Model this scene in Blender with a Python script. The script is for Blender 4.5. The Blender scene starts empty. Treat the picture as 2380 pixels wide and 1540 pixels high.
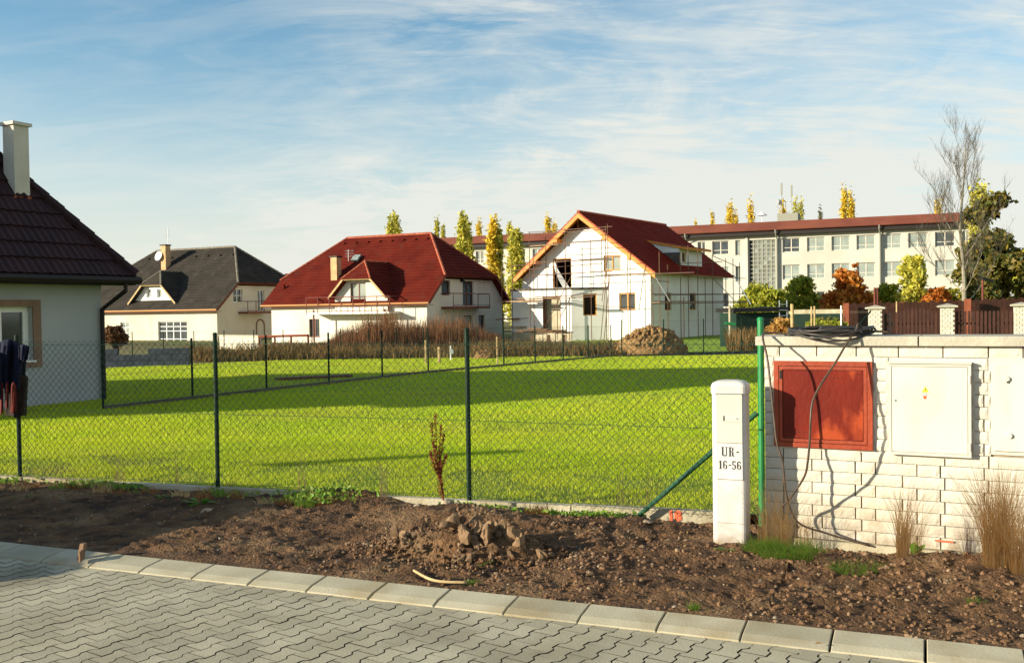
import bpy, math, random
import numpy as np
from mathutils import Vector, Matrix, noise
from mathutils.geometry import tessellate_polygon
random.seed(7); RNG = np.random.default_rng(7)
R = math.radians
scene = bpy.context.scene
col = scene.collection

# ------------------------------------------------------------------ camera
CAM_Z, FOC, W2, H2 = 1.7, 2314.0, 1190.0, 770.0      # survey units: a 2380 x 1540 print of the photograph
pitch, roll = R(1.24), R(0.8)
Fv = Vector((0, math.cos(pitch), -math.sin(pitch)))
U0 = Vector((0, math.sin(pitch), math.cos(pitch)))
R0 = Vector((1, 0, 0))
Rt = R0*math.cos(roll) - U0*math.sin(roll)
Up = U0*math.cos(roll) + R0*math.sin(roll)
CP = Vector((0, 0, CAM_Z))
cam = bpy.data.cameras.new('camera'); cam.lens = 35.0; cam.sensor_width = 36; cam.clip_start = .05; cam.clip_end = 5000
cob = bpy.data.objects.new('camera', cam); col.objects.link(cob)
M3 = Matrix((Rt, Up, -Fv)).transposed(); M = M3.to_4x4(); M.translation = CP; cob.matrix_world = M
scene.camera = cob

# ------------------------------------------------------------------ light
SUN_AZ, SUN_EL = R(16.5), R(14.5)                    # direction in which the light travels, height of the sun
sdir = Vector((math.cos(SUN_EL)*math.cos(SUN_AZ), math.cos(SUN_EL)*math.sin(SUN_AZ), -math.sin(SUN_EL)))
sun = bpy.data.lights.new('sun', 'SUN'); sun.energy = 5.0; sun.angle = R(.5); sun.color = (1.0, .90, .70)
so = bpy.data.objects.new('sun', sun); col.objects.link(so); so.rotation_euler = sdir.to_track_quat('-Z', 'Y').to_euler()
so.location = (-20, -10, 20)
world = bpy.data.worlds.new('World'); scene.world = world; world.use_nodes = True
nt = world.node_tree; N = nt.nodes; L = nt.links; N.clear()
out = N.new('ShaderNodeOutputWorld'); bg = N.new('ShaderNodeBackground'); bg.inputs[1].default_value = .078
sky = N.new('ShaderNodeTexSky'); sky.sky_type = 'NISHITA'; sky.sun_disc = False
sky.sun_elevation = SUN_EL; sky.sun_rotation = R(253.5); sky.dust_density = .6; sky.air_density = 1.0; sky.ozone_density = 2.0
def wm(op, a, b=None, c=None):
    n = N.new('ShaderNodeMath'); n.operation = op
    for i, v in enumerate((a, b, c)):
        if v is None: continue
        if isinstance(v, (int, float)): n.inputs[i].default_value = v
        else: L.new(v, n.inputs[i])
    return n.outputs[0]
def sstep(v, a, b):
    n = N.new('ShaderNodeMapRange'); n.interpolation_type = 'SMOOTHSTEP'
    n.inputs[1].default_value = a; n.inputs[2].default_value = b; L.new(v, n.inputs[0]); return n.outputs[0]
tc = N.new('ShaderNodeTexCoord'); sep = N.new('ShaderNodeSeparateXYZ'); L.new(tc.outputs['Generated'], sep.inputs[0])
zc = wm('MAXIMUM', sep.outputs[2], .03)
den = wm('ADD', zc, .22)
cu = wm('DIVIDE', sep.outputs[0], den); cv = wm('DIVIDE', sep.outputs[1], den)
cmb = N.new('ShaderNodeCombineXYZ'); L.new(cu, cmb.inputs[0]); L.new(cv, cmb.inputs[1])
def wnoise(rot, scl, scale, detail, dist, rough=.6, off=(0, 0, 0)):
    mp = N.new('ShaderNodeMapping'); mp.inputs['Rotation'].default_value = (0, 0, R(rot)); mp.inputs['Scale'].default_value = scl
    mp.inputs['Location'].default_value = off
    L.new(cmb.outputs[0], mp.inputs[0])
    n = N.new('ShaderNodeTexNoise'); n.inputs['Scale'].default_value = scale; n.inputs['Detail'].default_value = detail
    n.inputs['Distortion'].default_value = dist; n.inputs['Roughness'].default_value = rough
    L.new(mp.outputs[0], n.inputs['Vector']); return n.outputs[0]
streak = sstep(wnoise(-38, (.6, 1.25, 1), 2.9, 10, 1.5, .64, (.7, .4, 0)), .38, .66)
veil = sstep(wnoise(20, (.7, 1.0, 1), .9, 5, .5, .55, (3.1, 1.7, 0)), .33, .66)
fine = sstep(wnoise(-50, (.5, 2.2, 1), 6.0, 8, 1.4, .65, (1.3, .2, 0)), .42, .70)
bandr = sstep(wm('ADD', sep.outputs[0], wm('MULTIPLY', sep.outputs[2], -.35)), -.40, .05)   # the veil is thick in the east of the sky
cl = wm('ADD', wm('MULTIPLY', wm('MULTIPLY', streak, veil), 1.0), wm('MULTIPLY', fine, .22))
cl = wm('MULTIPLY', cl, wm('ADD', wm('MULTIPLY', bandr, .95), .16))
puff = sstep(wnoise(35, (.8, 1.0, 1), 3.4, 8, .7, .6, (2.2, 5.1, 0)), .30, .72)
sheet = wm('MULTIPLY', sstep(wm('ADD', sep.outputs[0], wm('ADD', wm('MULTIPLY', sep.outputs[2], -.9), wm('MULTIPLY', puff, .22))), -.30, .12), sstep(sep.outputs[2], .55, .18))
cl = wm('ADD', cl, wm('MULTIPLY', sheet, wm('ADD', wm('MULTIPLY', puff, .52), .14)))
hz = sstep(sep.outputs[2], .27, -.02)
cl = wm('ADD', cl, wm('MULTIPLY', hz, .86))
cl = wm('MINIMUM', cl, .94)
mx = N.new('ShaderNodeMix'); mx.data_type = 'RGBA'
L.new(cl, mx.inputs[0]); 
hs = N.new('ShaderNodeHueSaturation'); hs.inputs['Saturation'].default_value = 1.15; hs.inputs['Value'].default_value = 1.3; hs.inputs['Hue'].default_value = .488
L.new(sky.outputs[0], hs.inputs['Color']); L.new(hs.outputs[0], mx.inputs[6])
mx.inputs[7].default_value = (6.0, 6.05, 5.6, 1)
L.new(mx.outputs[2], bg.inputs[0]); L.new(bg.outputs[0], out.inputs[0])
vs = scene.view_settings; vs.view_transform = 'Standard'; vs.look = 'None'; vs.exposure = .86; vs.gamma = 1; vs.use_curve_mapping = False
scene.cycles.max_bounces = 5; scene.cycles.transparent_max_bounces = 6
scene.cycles.use_denoising = True

# ------------------------------------------------------------------ survey helpers
def ray(px, py):
    return Fv + Rt*((px-W2)/FOC) + Up*(-(py-H2)/FOC)
def base_z(y):
    if y < 26: return .08
    if y < 66: return .08 - .55*(y-26)/40
    if y < 130: return -.47 + .5*(y-66)/64
    return .03
def G(px, py, z=None):
    d = ray(px, py); zz = .08 if z is None else z
    for _ in range(12):
        t = (zz-CAM_Z)/d.z; p = CP + d*t
        if z is None: zz = base_z(p.y)
    return p
def P(px, py, Y):
    d = ray(px, py); return CP + d*(Y/d.y)
def hitx(p0, dr, px):
    """distance along the horizontal direction dr from p0 at which the picture column px is met"""
    k = (px-W2)/FOC
    a = p0 - CP; n = Rt - Fv*k
    return -(a.dot(n))/(dr.dot(n))
def zat(x, y, py):
    k = -(py-H2)/FOC; n = Up - Fv*k
    return CAM_Z + (-(x*n.x + y*n.y))/n.z
def onplane(px, py, p0, nrm):
    d = ray(px, py); return CP + d*((p0-CP).dot(nrm)/d.dot(nrm))
def dirv(a): return Vector((math.cos(R(a)), math.sin(R(a)), 0))
Z3 = Vector((0, 0, 1))

# ------------------------------------------------------------------ object helpers
OFF = {}
def tag(o, label=None, cat=None, group=None, kind=None):
    if label: o['label'] = label
    if cat: o['category'] = cat
    if group: o['group'] = group
    if kind: o['kind'] = kind
    return o
def thing(name, label, cat, loc, group=None):
    o = bpy.data.objects.new(name, None); o.empty_display_size = .2; col.objects.link(o)
    o.location = loc; OFF[o.name] = Vector(loc); return tag(o, label, cat, group)
def off(o): return OFF.get(o.name, Vector((0, 0, 0))) if o else Vector((0, 0, 0))
def link_mesh(name, me, parent=None, loc=None, rot=None, scl=None):
    o = bpy.data.objects.new(name, me); col.objects.link(o)
    if parent: o.parent = parent; OFF[o.name] = off(parent)
    if loc is not None: o.location = Vector(loc) - off(parent)
    if rot is not None: o.rotation_euler = rot
    if scl is not None: o.scale = scl
    return o
class MB:
    def __init__(s): s.v = []; s.f = []; s.m = []
    def add(s, vs, fs, m=0):
        b = len(s.v); s.v += [tuple(v) for v in vs]; s.f += [tuple(i+b for i in f) for f in fs]; s.m += [m]*len(fs); return s
    def box(s, o, ax, ay, az, m=0):
        o, ax, ay, az = map(Vector, (o, ax, ay, az))
        vs = [o, o+ax, o+ax+ay, o+ay, o+az, o+ax+az, o+ax+ay+az, o+ay+az]
        fs = [(0,3,2,1),(4,5,6,7),(0,1,5,4),(1,2,6,5),(2,3,7,6),(3,0,4,7)]
        if ax.cross(ay).dot(az) < 0: fs = [f[::-1] for f in fs]
        return s.add(vs, fs, m)
    def cbox(s, c, sx, sy, sz, u=None, m=0):
        u = Vector(u or (1, 0, 0)).normalized(); v = Z3.cross(u)
        return s.box(Vector(c)-u*sx/2-v*sy/2-Z3*sz/2, u*sx, v*sy, Z3*sz, m)
    def tube(s, pts, r, n=6, m=0, cap=True, r2=None):
        pts = [Vector(p) for p in pts]; K = len(pts); rings = []
        ref = None
        for i, p in enumerate(pts):
            t = (pts[min(i+1, K-1)] - pts[max(i-1, 0)])
            if t.length < 1e-9: t = Z3.copy()
            t.normalize()
            if ref is None:
                ref = Vector((1, 0, 0)) if abs(t.x) < .8 else Vector((0, 1, 0))
            a = (ref - t*ref.dot(t)); 
            if a.length < 1e-6: a = t.orthogonal()
            a.normalize(); b = t.cross(a); ref = a
            rr = r if r2 is None else r + (r2-r)*i/max(K-1, 1)
            rings.append([p + (a*math.cos(2*math.pi*k/n) + b*math.sin(2*math.pi*k/n))*rr for k in range(n)])
        vs = [q for rg in rings for q in rg]; fs = []
        for i in range(K-1):
            for k in range(n):
                fs.append((i*n+k, i*n+(k+1)%n, (i+1)*n+(k+1)%n, (i+1)*n+k))
        if cap and n > 2: fs.append(tuple(range(n))[::-1]); fs.append(tuple((K-1)*n+k for k in range(n)))
        return s.add(vs, fs, m)
    def slab(s, poly, th, m=0, ms=None):
        """poly seen from its upper side; extruded by th against its normal"""
        poly = [Vector(p) for p in poly]
        n = Vector((0, 0, 0))
        for i in range(len(poly)): n += poly[i].cross(poly[(i+1) % len(poly)])
        n.normalize()
        if n.z < -1e-6: poly = poly[::-1]; n = -n
        K = len(poly); lo = [p-n*th for p in poly]
        tri = tessellate_polygon([poly])
        s.add(poly+lo, [tuple(t) for t in tri] + [tuple(K+i for i in t)[::-1] for t in tri], m)
        s.add(poly+lo, [(i, K+i, K+(i+1) % K, (i+1) % K) for i in range(K)], m if ms is None else ms)
        return s
    def build(s, name, mats, parent=None, smooth=False, kind=None, loc=None):
        me = bpy.data.meshes.new(name); of = off(parent)
        if loc is not None: of = Vector(loc)
        me.from_pydata([(a-of.x, b-of.y, c-of.z) for a, b, c in s.v], [], s.f)
        if not isinstance(mats, (list, tuple)): mats = [mats]
        for mm in mats: me.materials.append(mm)
        if len(mats) > 1: me.polygons.foreach_set('material_index', s.m)
        if smooth: me.polygons.foreach_set('use_smooth', [True]*len(me.polygons))
        me.update()
        o = bpy.data.objects.new(name, me); col.objects.link(o)
        if parent: o.parent = parent
        if loc is not None: o.location = Vector(loc) - off(parent)
        OFF[o.name] = off(parent) if loc is None or parent else Vector(loc)
        if kind: o['kind'] = kind
        return o
def npmesh(name, verts, faces_n, nface, mat, parent=None, kind=None, smooth=False, attr=None):
    """fast mesh of equal sized faces; verts (n,3) laid out face after face"""
    me = bpy.data.meshes.new(name); nv = len(verts)
    of = np.array(off(parent))
    me.vertices.add(nv); me.vertices.foreach_set('co', (verts-of).astype(np.float32).ravel())
    me.loops.add(nv); me.loops.foreach_set('vertex_index', np.arange(nv, dtype=np.int32))
    me.polygons.add(nv//nface); me.polygons.foreach_set('loop_start', np.arange(0, nv, nface, dtype=np.int32))
    me.polygons.foreach_set('loop_total', np.full(nv//nface, nface, dtype=np.int32))
    if smooth: me.polygons.foreach_set('use_smooth', np.ones(nv//nface, dtype=bool))
    me.update(calc_edges=True)
    if attr is not None:
        a = me.attributes.new('tint', 'FLOAT', 'POINT'); a.data.foreach_set('value', attr.astype(np.float32))
    me.materials.append(mat)
    o = bpy.data.objects.new(name, me); col.objects.link(o)
    if parent: o.parent = parent
    OFF[o.name] = off(parent)
    if kind: o['kind'] = kind
    return o

# ------------------------------------------------------------------ materials
def mat(name, c1, c2=None, scale=3.0, rough=.8, bump=0.0, bscale=None, c3=None, scale3=.6, spec=.3, objrand=0.0,
        metal=0.0, trans=0.0, detail=5, tint=None, lo=.35, hi=.65, lo3=.45, hi3=.7, bdist=.02, stretch=None, local=False, dirt=None):
    m = bpy.data.materials.new(name); m.use_nodes = True; t = m.node_tree; n = t.nodes; l = t.links
    b = n['Principled BSDF']; b.inputs['Roughness'].default_value = rough; b.inputs['Metallic'].default_value = metal
    b.inputs['Specular IOR Level'].default_value = spec
    if local: pos = n.new('ShaderNodeTexCoord').outputs['Object']
    else: pos = n.new('ShaderNodeNewGeometry').outputs['Position']
    if stretch:
        mp = n.new('ShaderNodeMapping'); mp.inputs['Scale'].default_value = stretch; l.new(pos, mp.inputs[0]); pos = mp.outputs[0]
    def noi(s, d=detail):
        q = n.new('ShaderNodeTexNoise'); q.inputs['Scale'].default_value = s; q.inputs['Detail'].default_value = d
        l.new(pos, q.inputs['Vector']); return q.outputs[0]
    def rng(v, a, bb):
        q = n.new('ShaderNodeMapRange'); q.inputs[1].default_value = a; q.inputs[2].default_value = bb; l.new(v, q.inputs[0]); return q.outputs[0]
    def mix(f, a, bb, blend='MIX'):
        q = n.new('ShaderNodeMix'); q.data_type = 'RGBA'; q.blend_type = blend
        if isinstance(f, float): q.inputs[0].default_value = f
        else: l.new(f, q.inputs[0])
        for i, v in ((6, a), (7, bb)):
            if isinstance(v, tuple): q.inputs[i].default_value = (*v, 1)
            else: l.new(v, q.inputs[i])
        return q.outputs[2]
    c = c1
    if c2: c = mix(rng(noi(scale), lo, hi), c1, c2)
    if c3: c = mix(rng(noi(scale3, 6), lo3, hi3), c, c3)
    if dirt:
        sz_ = n.new('ShaderNodeSeparateXYZ'); l.new(n.new('ShaderNodeNewGeometry').outputs['Position'], sz_.inputs[0])
        q = n.new('ShaderNodeMapRange'); q.inputs[1].default_value = dirt[1]; q.inputs[2].default_value = .02; l.new(sz_.outputs[2], q.inputs[0])
        mu_ = n.new('ShaderNodeMath'); mu_.operation = 'MULTIPLY'; l.new(q.outputs[0], mu_.inputs[0]); l.new(rng(noi(9, 6), .32, .68), mu_.inputs[1])
        c = mix(mu_.outputs[0], c, dirt[0])
    if tint:
        a = n.new('ShaderNodeAttribute'); a.attribute_name = 'tint'; c = mix(a.outputs['Fac'], c, tint)
    if objrand:
        oi = n.new('ShaderNodeObjectInfo'); h = n.new('ShaderNodeHueSaturation')
        h.inputs['Value'].default_value = 1; q = n.new('ShaderNodeMapRange'); q.inputs[3].default_value = 1-objrand; q.inputs[4].default_value = 1+objrand
        l.new(oi.outputs['Random'], q.inputs[0]); l.new(q.outputs[0], h.inputs['Value'])
        if isinstance(c, tuple): h.inputs['Color'].default_value = (*c, 1)
        else: l.new(c, h.inputs['Color'])
        c = h.outputs[0]
    if isinstance(c, tuple): b.inputs['Base Color'].default_value = (*c, 1)
    else: l.new(c, b.inputs['Base Color'])
    if bump:
        bp = n.new('ShaderNodeBump'); bp.inputs['Strength'].default_value = bump; bp.inputs['Distance'].default_value = bdist
        l.new(noi(bscale or scale*4, 6), bp.inputs['Height']); l.new(bp.outputs[0], b.inputs['Normal'])
    if trans:
        tr = n.new('ShaderNodeBsdfTranslucent'); ms = n.new('ShaderNodeMixShader'); ms.inputs[0].default_value = trans
        if isinstance(c, tuple): tr.inputs[0].default_value = (*c, 1)
        else: l.new(c, tr.inputs[0])
        l.new(b.outputs[0], ms.inputs[1]); l.new(tr.outputs[0], ms.inputs[2]); l.new(ms.outputs[0], n['Material Output'].inputs[0])
    return m
MT = {}
def mk(k, *a, **kw): MT[k] = mat(k, *a, **kw); return MT[k]
mk('paver', (.45, .405, .285), (.35, .31, .21), 1.6, .85, .10, 60, c3=(.20, .165, .11), scale3=1.3, objrand=.11, lo3=.5, hi3=.85)
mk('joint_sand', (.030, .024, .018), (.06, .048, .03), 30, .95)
mk('kerb', (.45, .41, .295), (.35, .31, .21), 2.5, .85, .12, 70, c3=(.26, .19, .09), scale3=1.7, objrand=.08, lo3=.52, hi3=.75)
mk('soil', (.16, .082, .035), (.045, .023, .011), 5, .95, 1.0, 45, c3=(.24, .145, .07), scale3=1.6, lo3=.52, hi3=.72, bdist=.03)
mk('clod', (.22, .12, .06), (.09, .048, .025), 14, .95, .6, 60, c3=(.34, .24, .15), scale3=9, lo3=.55, hi3=.7)
mk('stone', (.30, .19, .105), (.15, .09, .045), 20, .9, .5, 50, objrand=.3, local=True)
mk('pale_stone', (.42, .34, .25), (.28, .21, .14), 12, .9, .4, 50, objrand=.2)
mk('earth', (.36, .22, .09), (.19, .105, .04), 5, .95, .9, 14, bdist=.08)
mk('concrete', (.50, .45, .33), (.38, .33, .22), 4, .9, .4, 30, c3=(.30, .25, .15), scale3=1.5)
mk('grey_concrete', (.12, .105, .085), (.075, .065, .05), 4, .9, .3, 30)
mk('cap_concrete', (.48, .445, .35), (.40, .365, .28), 6, .9, .3, 40, c3=(.36, .33, .26), scale3=2, lo3=.5, hi3=.8)
mk('white_brick', (.60, .565, .48), (.54, .50, .41), 5, .8, .35, 38, objrand=.04, c3=(.58, .50, .36), scale3=2.3, lo3=.55, hi3=.85, bdist=.012, dirt=((.26, .17, .09), .42))
mk('mortar', (.30, .25, .18), (.20, .16, .12), 20, .95)
mk('lawn', (.19, .27, .008), (.14, .21, .006), 1.1, .9, .5, 60, c3=(.16, .15, .02), scale3=.35, bdist=.03)
mk('blade', (.45, .60, .014), (.55, .62, .025), .5, .5, tint=(.66, .58, .10), trans=.45, spec=.25)
mk('far_grass', (.10, .16, .02), (.20, .15, .05), .25, .95, .6, 3, c3=(.14, .09, .04), scale3=.1)
mk('field_grass', (.26, .36, .012), (.18, .28, .010), .8, .9, .8, 12)
mk('plaster', (.70, .66, .56), (.62, .575, .475), .5, .85, .15, 20, c3=(.50, .44, .34), scale3=.8, lo3=.58, hi3=.85, stretch=(1, 1, .5))
mk('plaster_cream', (.64, .585, .47), (.56, .51, .39), .5, .85, .15, 20, c3=(.45, .39, .29), scale3=.8, lo3=.58, hi3=.85, stretch=(1, 1, .5))
mk('plaster_white', (.80, .79, .75), (.72, .70, .64), .5, .85, .15, 20, c3=(.62, .58, .50), scale3=.9, lo3=.58, hi3=.8)
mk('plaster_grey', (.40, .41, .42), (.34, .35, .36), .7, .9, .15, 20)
mk('school_wall', (.54, .525, .46), (.46, .44, .37), .25, .9, .1, 8)
mk('school_trim', (.27, .27, .22), None, rough=.8)
mk('school_roof', (.20, .060, .034), (.15, .042, .025), .4, .8)
mk('roof_red', (.125, .016, .008), (.090, .010, .006), .9, .9, .3, 9, spec=.08, c3=(.09, .03, .02), scale3=1.7, lo3=.55, hi3=.85)
mk('roof_bright', (.21, .018, .006), (.16, .012, .005), .9, .9, .3, 9, spec=.08, c3=(.09, .03, .02), scale3=1.7, lo3=.55, hi3=.85)
mk('roof_dark', (.050, .042, .034), (.034, .029, .024), .9, .9, .3, 9, spec=.08, c3=(.075, .07, .055), scale3=1.7, lo3=.55, hi3=.85)
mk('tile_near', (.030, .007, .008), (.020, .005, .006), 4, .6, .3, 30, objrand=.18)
mk('ridge_red', (.40, .12, .06), (.28, .06, .03), 3, .8)
mk('ridge_grey', (.22, .19, .14), (.14, .12, .09), 3, .8)
mk('fascia_dark', (.018, .012, .010), None, rough=.6)
mk('fascia_brown', (.16, .035, .015), None, rough=.6)
mk('gutter_copper', (.42, .20, .07), None, rough=.45, metal=.3)
mk('orange_wood', (.72, .27, .05), (.60, .20, .035), 2, .6, stretch=(1, 1, 6))
mk('brown_wood', (.16, .05, .02), (.11, .035, .015), 6, .6)
mk('picket_wood', (.062, .021, .012), (.040, .014, .009), 8, .7, objrand=.2)
mk('pale_wood', (.55, .40, .20), (.40, .27, .12), 8, .8)
mk('old_wood', (.22, .13, .07), (.14, .08, .045), 8, .85)
mk('frame_white', (.80, .80, .78), None, rough=.4)
mk('frame_brown', (.13, .035, .018), None, rough=.45)
mk('frame_wood', (.55, .27, .05), (.42, .19, .04), 5, .5)
mk('surround', (.26, .16, .11), (.21, .13, .09), 4, .85)
mk('glass', (.05, .065, .07), (.02, .025, .03), 1.3, .06, spec=.9)
mk('glass_pale', (.30, .34, .30), (.20, .24, .22), .9, .10, spec=.8)
mk('glass_block', (.20, .22, .20), (.14, .15, .12), .8, .25, spec=.6)
mk('curtain', (.50, .52, .47), (.36, .38, .34), 1.2, .7)
mk('dark_inside', (.03, .022, .016), None, rough=.95)
mk('chimney_brick', (.62, .40, .20), (.45, .28, .14), 4, .85, .3, 20)
mk('chimney_plaster', (.62, .57, .48), (.54, .49, .41), 2, .85, .2, 20)
mk('green_post', (.003, .020, .009), (.002, .014, .006), 8, .6, spec=.2)
mk('brace_green', (.006, .075, .028), (.004, .05, .02), 8, .4, spec=.5)
mk('green_bright', (.010, .22, .06), (.008, .15, .045), 8, .35, spec=.6)
mk('wire', (.012, .045, .022), (.03, .06, .035), 30, .28, spec=1.0)
mk('rail_metal', (.16, .045, .03), None, rough=.5)
mk('scaffold', (.17, .075, .04), (.10, .055, .035), 3, .6)
mk('scaffold_board', (.42, .27, .14), (.24, .14, .07), 2, .8)
mk('sheet', (.75, .76, .74), None, rough=.4, trans=.3)
mk('pole_grey', (.42, .44, .44), None, rough=.4, metal=.5)
mk('white_metal', (.62, .595, .52), (.57, .54, .46), 3, .38, spec=.5, c3=(.47, .41, .31), scale3=3.3, lo3=.60, hi3=.9, stretch=(1, 1, .4))
mk('cream_metal', (.60, .555, .465), (.555, .51, .42), 3, .4, spec=.5)
mk('marker_white', (.62, .60, .57), (.57, .545, .50), 6, .42, c3=(.50, .46, .39), scale3=3, lo3=.6, hi3=.85, spec=.5, dirt=((.26, .17, .09), .30))
mk('red_paint', (.17, .014, .004), (.115, .008, .003), 5, .5, .15, 30, c3=(.34, .05, .012), scale3=3.4, lo3=.52, hi3=.60, stretch=(1, 1, .55), spec=.2)
mk('red_frame', (.31, .046, .012), (.24, .032, .010), 5, .5, .2, 30, spec=.4)
mk('black', (.012, .012, .012), None, rough=.5)
mk('letter_ink', (.02, .02, .03), None, rough=.7)
mk('spray_red', (.75, .12, .05), (.60, .14, .07), 30, .7)
mk('warn_yellow', (.75, .60, .04), None, rough=.5)
mk('warn_red', (.55, .10, .04), None, rough=.5)
mk('cable', (.030, .026, .022), (.055, .045, .035), 15, .45, spec=.5)
mk('cable_brown', (.10, .06, .035), (.05, .035, .025), 20, .5, spec=.5)
mk('bark_pale', (.30, .27, .21), (.17, .14, .10), 3, .9)
mk('bark', (.10, .065, .04), (.06, .04, .025), 4, .9)
mk('twig', (.16, .135, .10), (.10, .08, .06), 2, .9)
mk('leaf_gold', (.74, .54, .05), (.56, .45, .06), .9, .6, tint=(.80, .56, .03), trans=.35)
mk('leaf_goldgreen', (.46, .45, .08), (.32, .35, .06), .9, .6, tint=(.74, .62, .08), trans=.35)
mk('leaf_green', (.15, .22, .02), (.28, .32, .03), .8, .6, tint=(.52, .46, .04), trans=.35)
mk('leaf_dark', (.035, .06, .015), (.09, .10, .015), .4, .6, tint=(.22, .15, .02), trans=.25)
mk('leaf_red', (.42, .07, .014), (.34, .15, .02), .9, .6, tint=(.66, .26, .03), trans=.35)
mk('leaf_orange', (.55, .27, .07), (.40, .17, .04), 1.5, .6, tint=(.60, .40, .10), trans=.35)
mk('thicket', (.15, .065, .028), (.075, .032, .014), .5, .9, tint=(.26, .13, .055), trans=.15)
mk('dry_weed', (.14, .085, .032), (.06, .055, .018), .35, .9, tint=(.28, .17, .06), trans=.2)
mk('dry_straw', (.60, .36, .12), (.40, .20, .055), 7, .8, tint=(.66, .50, .27), trans=.25)
mk('dock_seed', (.22, .04, .015), (.13, .025, .01), 20, .8)
mk('weed_leaf', (.09, .24, .02), (.18, .32, .03), 6, .5, tint=(.30, .36, .06), trans=.35)
mk('weed_red', (.34, .10, .03), (.20, .05, .02), 8, .7, tint=(.42, .24, .08), trans=.2)
mk('jacket', (.005, .007, .028), (.002, .003, .008), 6, .9, .4, 20)
mk('bag_brown', (.022, .012, .008), (.012, .007, .005), 9, .9)
mk('scarf_red', (.16, .022, .012), (.07, .010, .006), 20, .85)
mk('pillar_brick', (.26, .075, .035), (.18, .05, .025), 5, .85)
mk('shed_green', (.008, .028, .017), (.005, .02, .012), 2, .8)
mk('block_dark', (.11, .12, .15), (.07, .08, .10), 3, .9, objrand=.12)
mk('car_paint', (.05, .08, .16), None, rough=.25, spec=.6)
mk('tyre', (.015, .015, .015), None, rough=.9)
mk('white_paint', (.80, .80, .78), None, rough=.5)

# ------------------------------------------------------------------ ground shapes
FE0, FEd = Vector((-4.90, 9.90, 0)), dirv(-18.4)                 # near fence line
FEn = Vector((-FEd.y, FEd.x, 0))                                 # away from the camera
K0 = G(265, 1288, .035); K1 = G(2150, 1487, .035); Ku = (K1-K0); Ku.z = 0; KL = Ku.length/12; Ku.normalize(); Kn = Vector((-Ku.y, Ku.x, 0)); K0.z = 0
WA = Vector((1.79, 7.08, 0)); Wu = dirv(-27); Wn = Vector((Wu.y, -Wu.x, 0))   # wall front face line; Wn to the camera
def soil_h(x, y):
    p = Vector((x, y, 0)); s = (p-K0).dot(Ku); t = (p-K0).dot(Kn)
    h = .030 + .022*min(max(t/1.2, 0), 1)
    h += .035*noise.noise(Vector((x*1.1, y*1.1, 3)))*min(1, t*3 if t > 0 else 0)
    def g(cx, cy, sx, sy, a):
        dx = (p-Vector((cx, cy, 0))).dot(Ku)/sx; dy = (p-Vector((cx, cy, 0))).dot(Kn)/sy; return a*math.exp(-dx*dx-dy*dy)
    h += g(-1.45, 8.75, .55, .22, .13) + g(-.62, 7.9, .5, .35, .07) + g(-.15, 7.55, .45, .32, .09)
    dW = (p-WA).dot(Wn)
    if x > 1.6 and dW < .35: h -= .035*(1-max(dW, 0)/.35)
    h += g(3.0, 6.25, .5, .18, .08) + g(2.0, 6.4, .9, .2, .03) + g(-3.4, 8.9, 1.2, .5, .03) + g(.9, 7.6, .5, .25, .05)
    h -= g(1.3, 6.1, .5, .2, .02)
    dF = -(p-FE0).dot(FEn)
    if dF < .4 and x < 1.8: h -= .045*(1-max(dF, 0)/.4)*min(1, max(0, (x+1.6)/.8)*.8+.2)
    fz = min(1, max(0, t)*4)
    h += fz*(.022*noise.noise(Vector((x*6, y*6, 1))) + .016*noise.noise(Vector((x*15, y*15, 5))) + .009*noise.noise(Vector((x*34, y*34, 9))))
    return h
# wide ground
def grid_mesh(name, xs, ys, hf, mt, kind='structure', keep=None):
    mb_v = []; idx = {}
    fs = []
    for j, y in enumerate(ys):
        for i, x in enumerate(xs):
            idx[i, j] = len(mb_v); mb_v.append((x, y, hf(x, y)))
    for j in range(len(ys)-1):
        for i in range(len(xs)-1):
            if keep and not keep((xs[i]+xs[i+1])/2, (ys[j]+ys[j+1])/2): continue
            fs.append((idx[i, j], idx[i+1, j], idx[i+1, j+1], idx[i, j+1]))
    me = bpy.data.meshes.new(name); me.from_pydata(mb_v, [], fs); me.materials.append(mt)
    me.polygons.foreach_set('use_smooth', [True]*len(me.polygons))
    o = bpy.data.objects.new(name, me); col.objects.link(o); o['kind'] = kind; OFF[o.name] = Vector((0, 0, 0)); return o
xs = [-900, -400, -200, -120] + [-80+4*i for i in range(46)] + [150, 250, 450, 900]
ys = [-300, -60, -20, 0, 4, 8, 12, 18, 24] + [26+4*i for i in range(30)] + [160, 220, 350, 700, 1500]
grid_mesh('ground', xs, ys, lambda x, y: base_z(y)-(.16 if y < 30 else .03), MT['far_grass'])
# lawn: behind the fence footing up to the rough strip
FL1 = [G(0, 862), G(240, 856), G(450, 846), G(880, 828), G(1430, 829)]
def lawn_far(x):
    pts = [(-40, 34)] + [(p.x, p.y) for p in FL1] + [(60, FL1[-1].y+1)]
    for (a, b), (c, d) in zip(pts, pts[1:]):
        if a <= x <= c: return b+(d-b)*(x-a)/(c-a+1e-9)
    return 36
lv = []; lf = []
NU, NV = 70, 40
for i in range(NU):
    s = -26 + 66*i/(NU-1)
    q0 = FE0 + FEd*s + FEn*.07
    for j in range(NV):
        k = (j/(NV-1))**1.6
        x = q0.x; yf = max(lawn_far(x), q0.y+10); y = q0.y+(yf-q0.y)*k
        lv.append((x, y, base_z(y) + .012*noise.noise(Vector((x*.4, y*.4, 0)))))
for i in range(NU-1):
    for j in range(NV-1):
        a = i*NV+j; lf.append((a, a+NV, a+NV+1, a+1))
me = bpy.data.meshes.new('lawn'); me.from_pydata(lv, [], lf); me.materials.append(MT['lawn'])
me.polygons.foreach_set('use_smooth', [True]*len(me.polygons))
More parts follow.
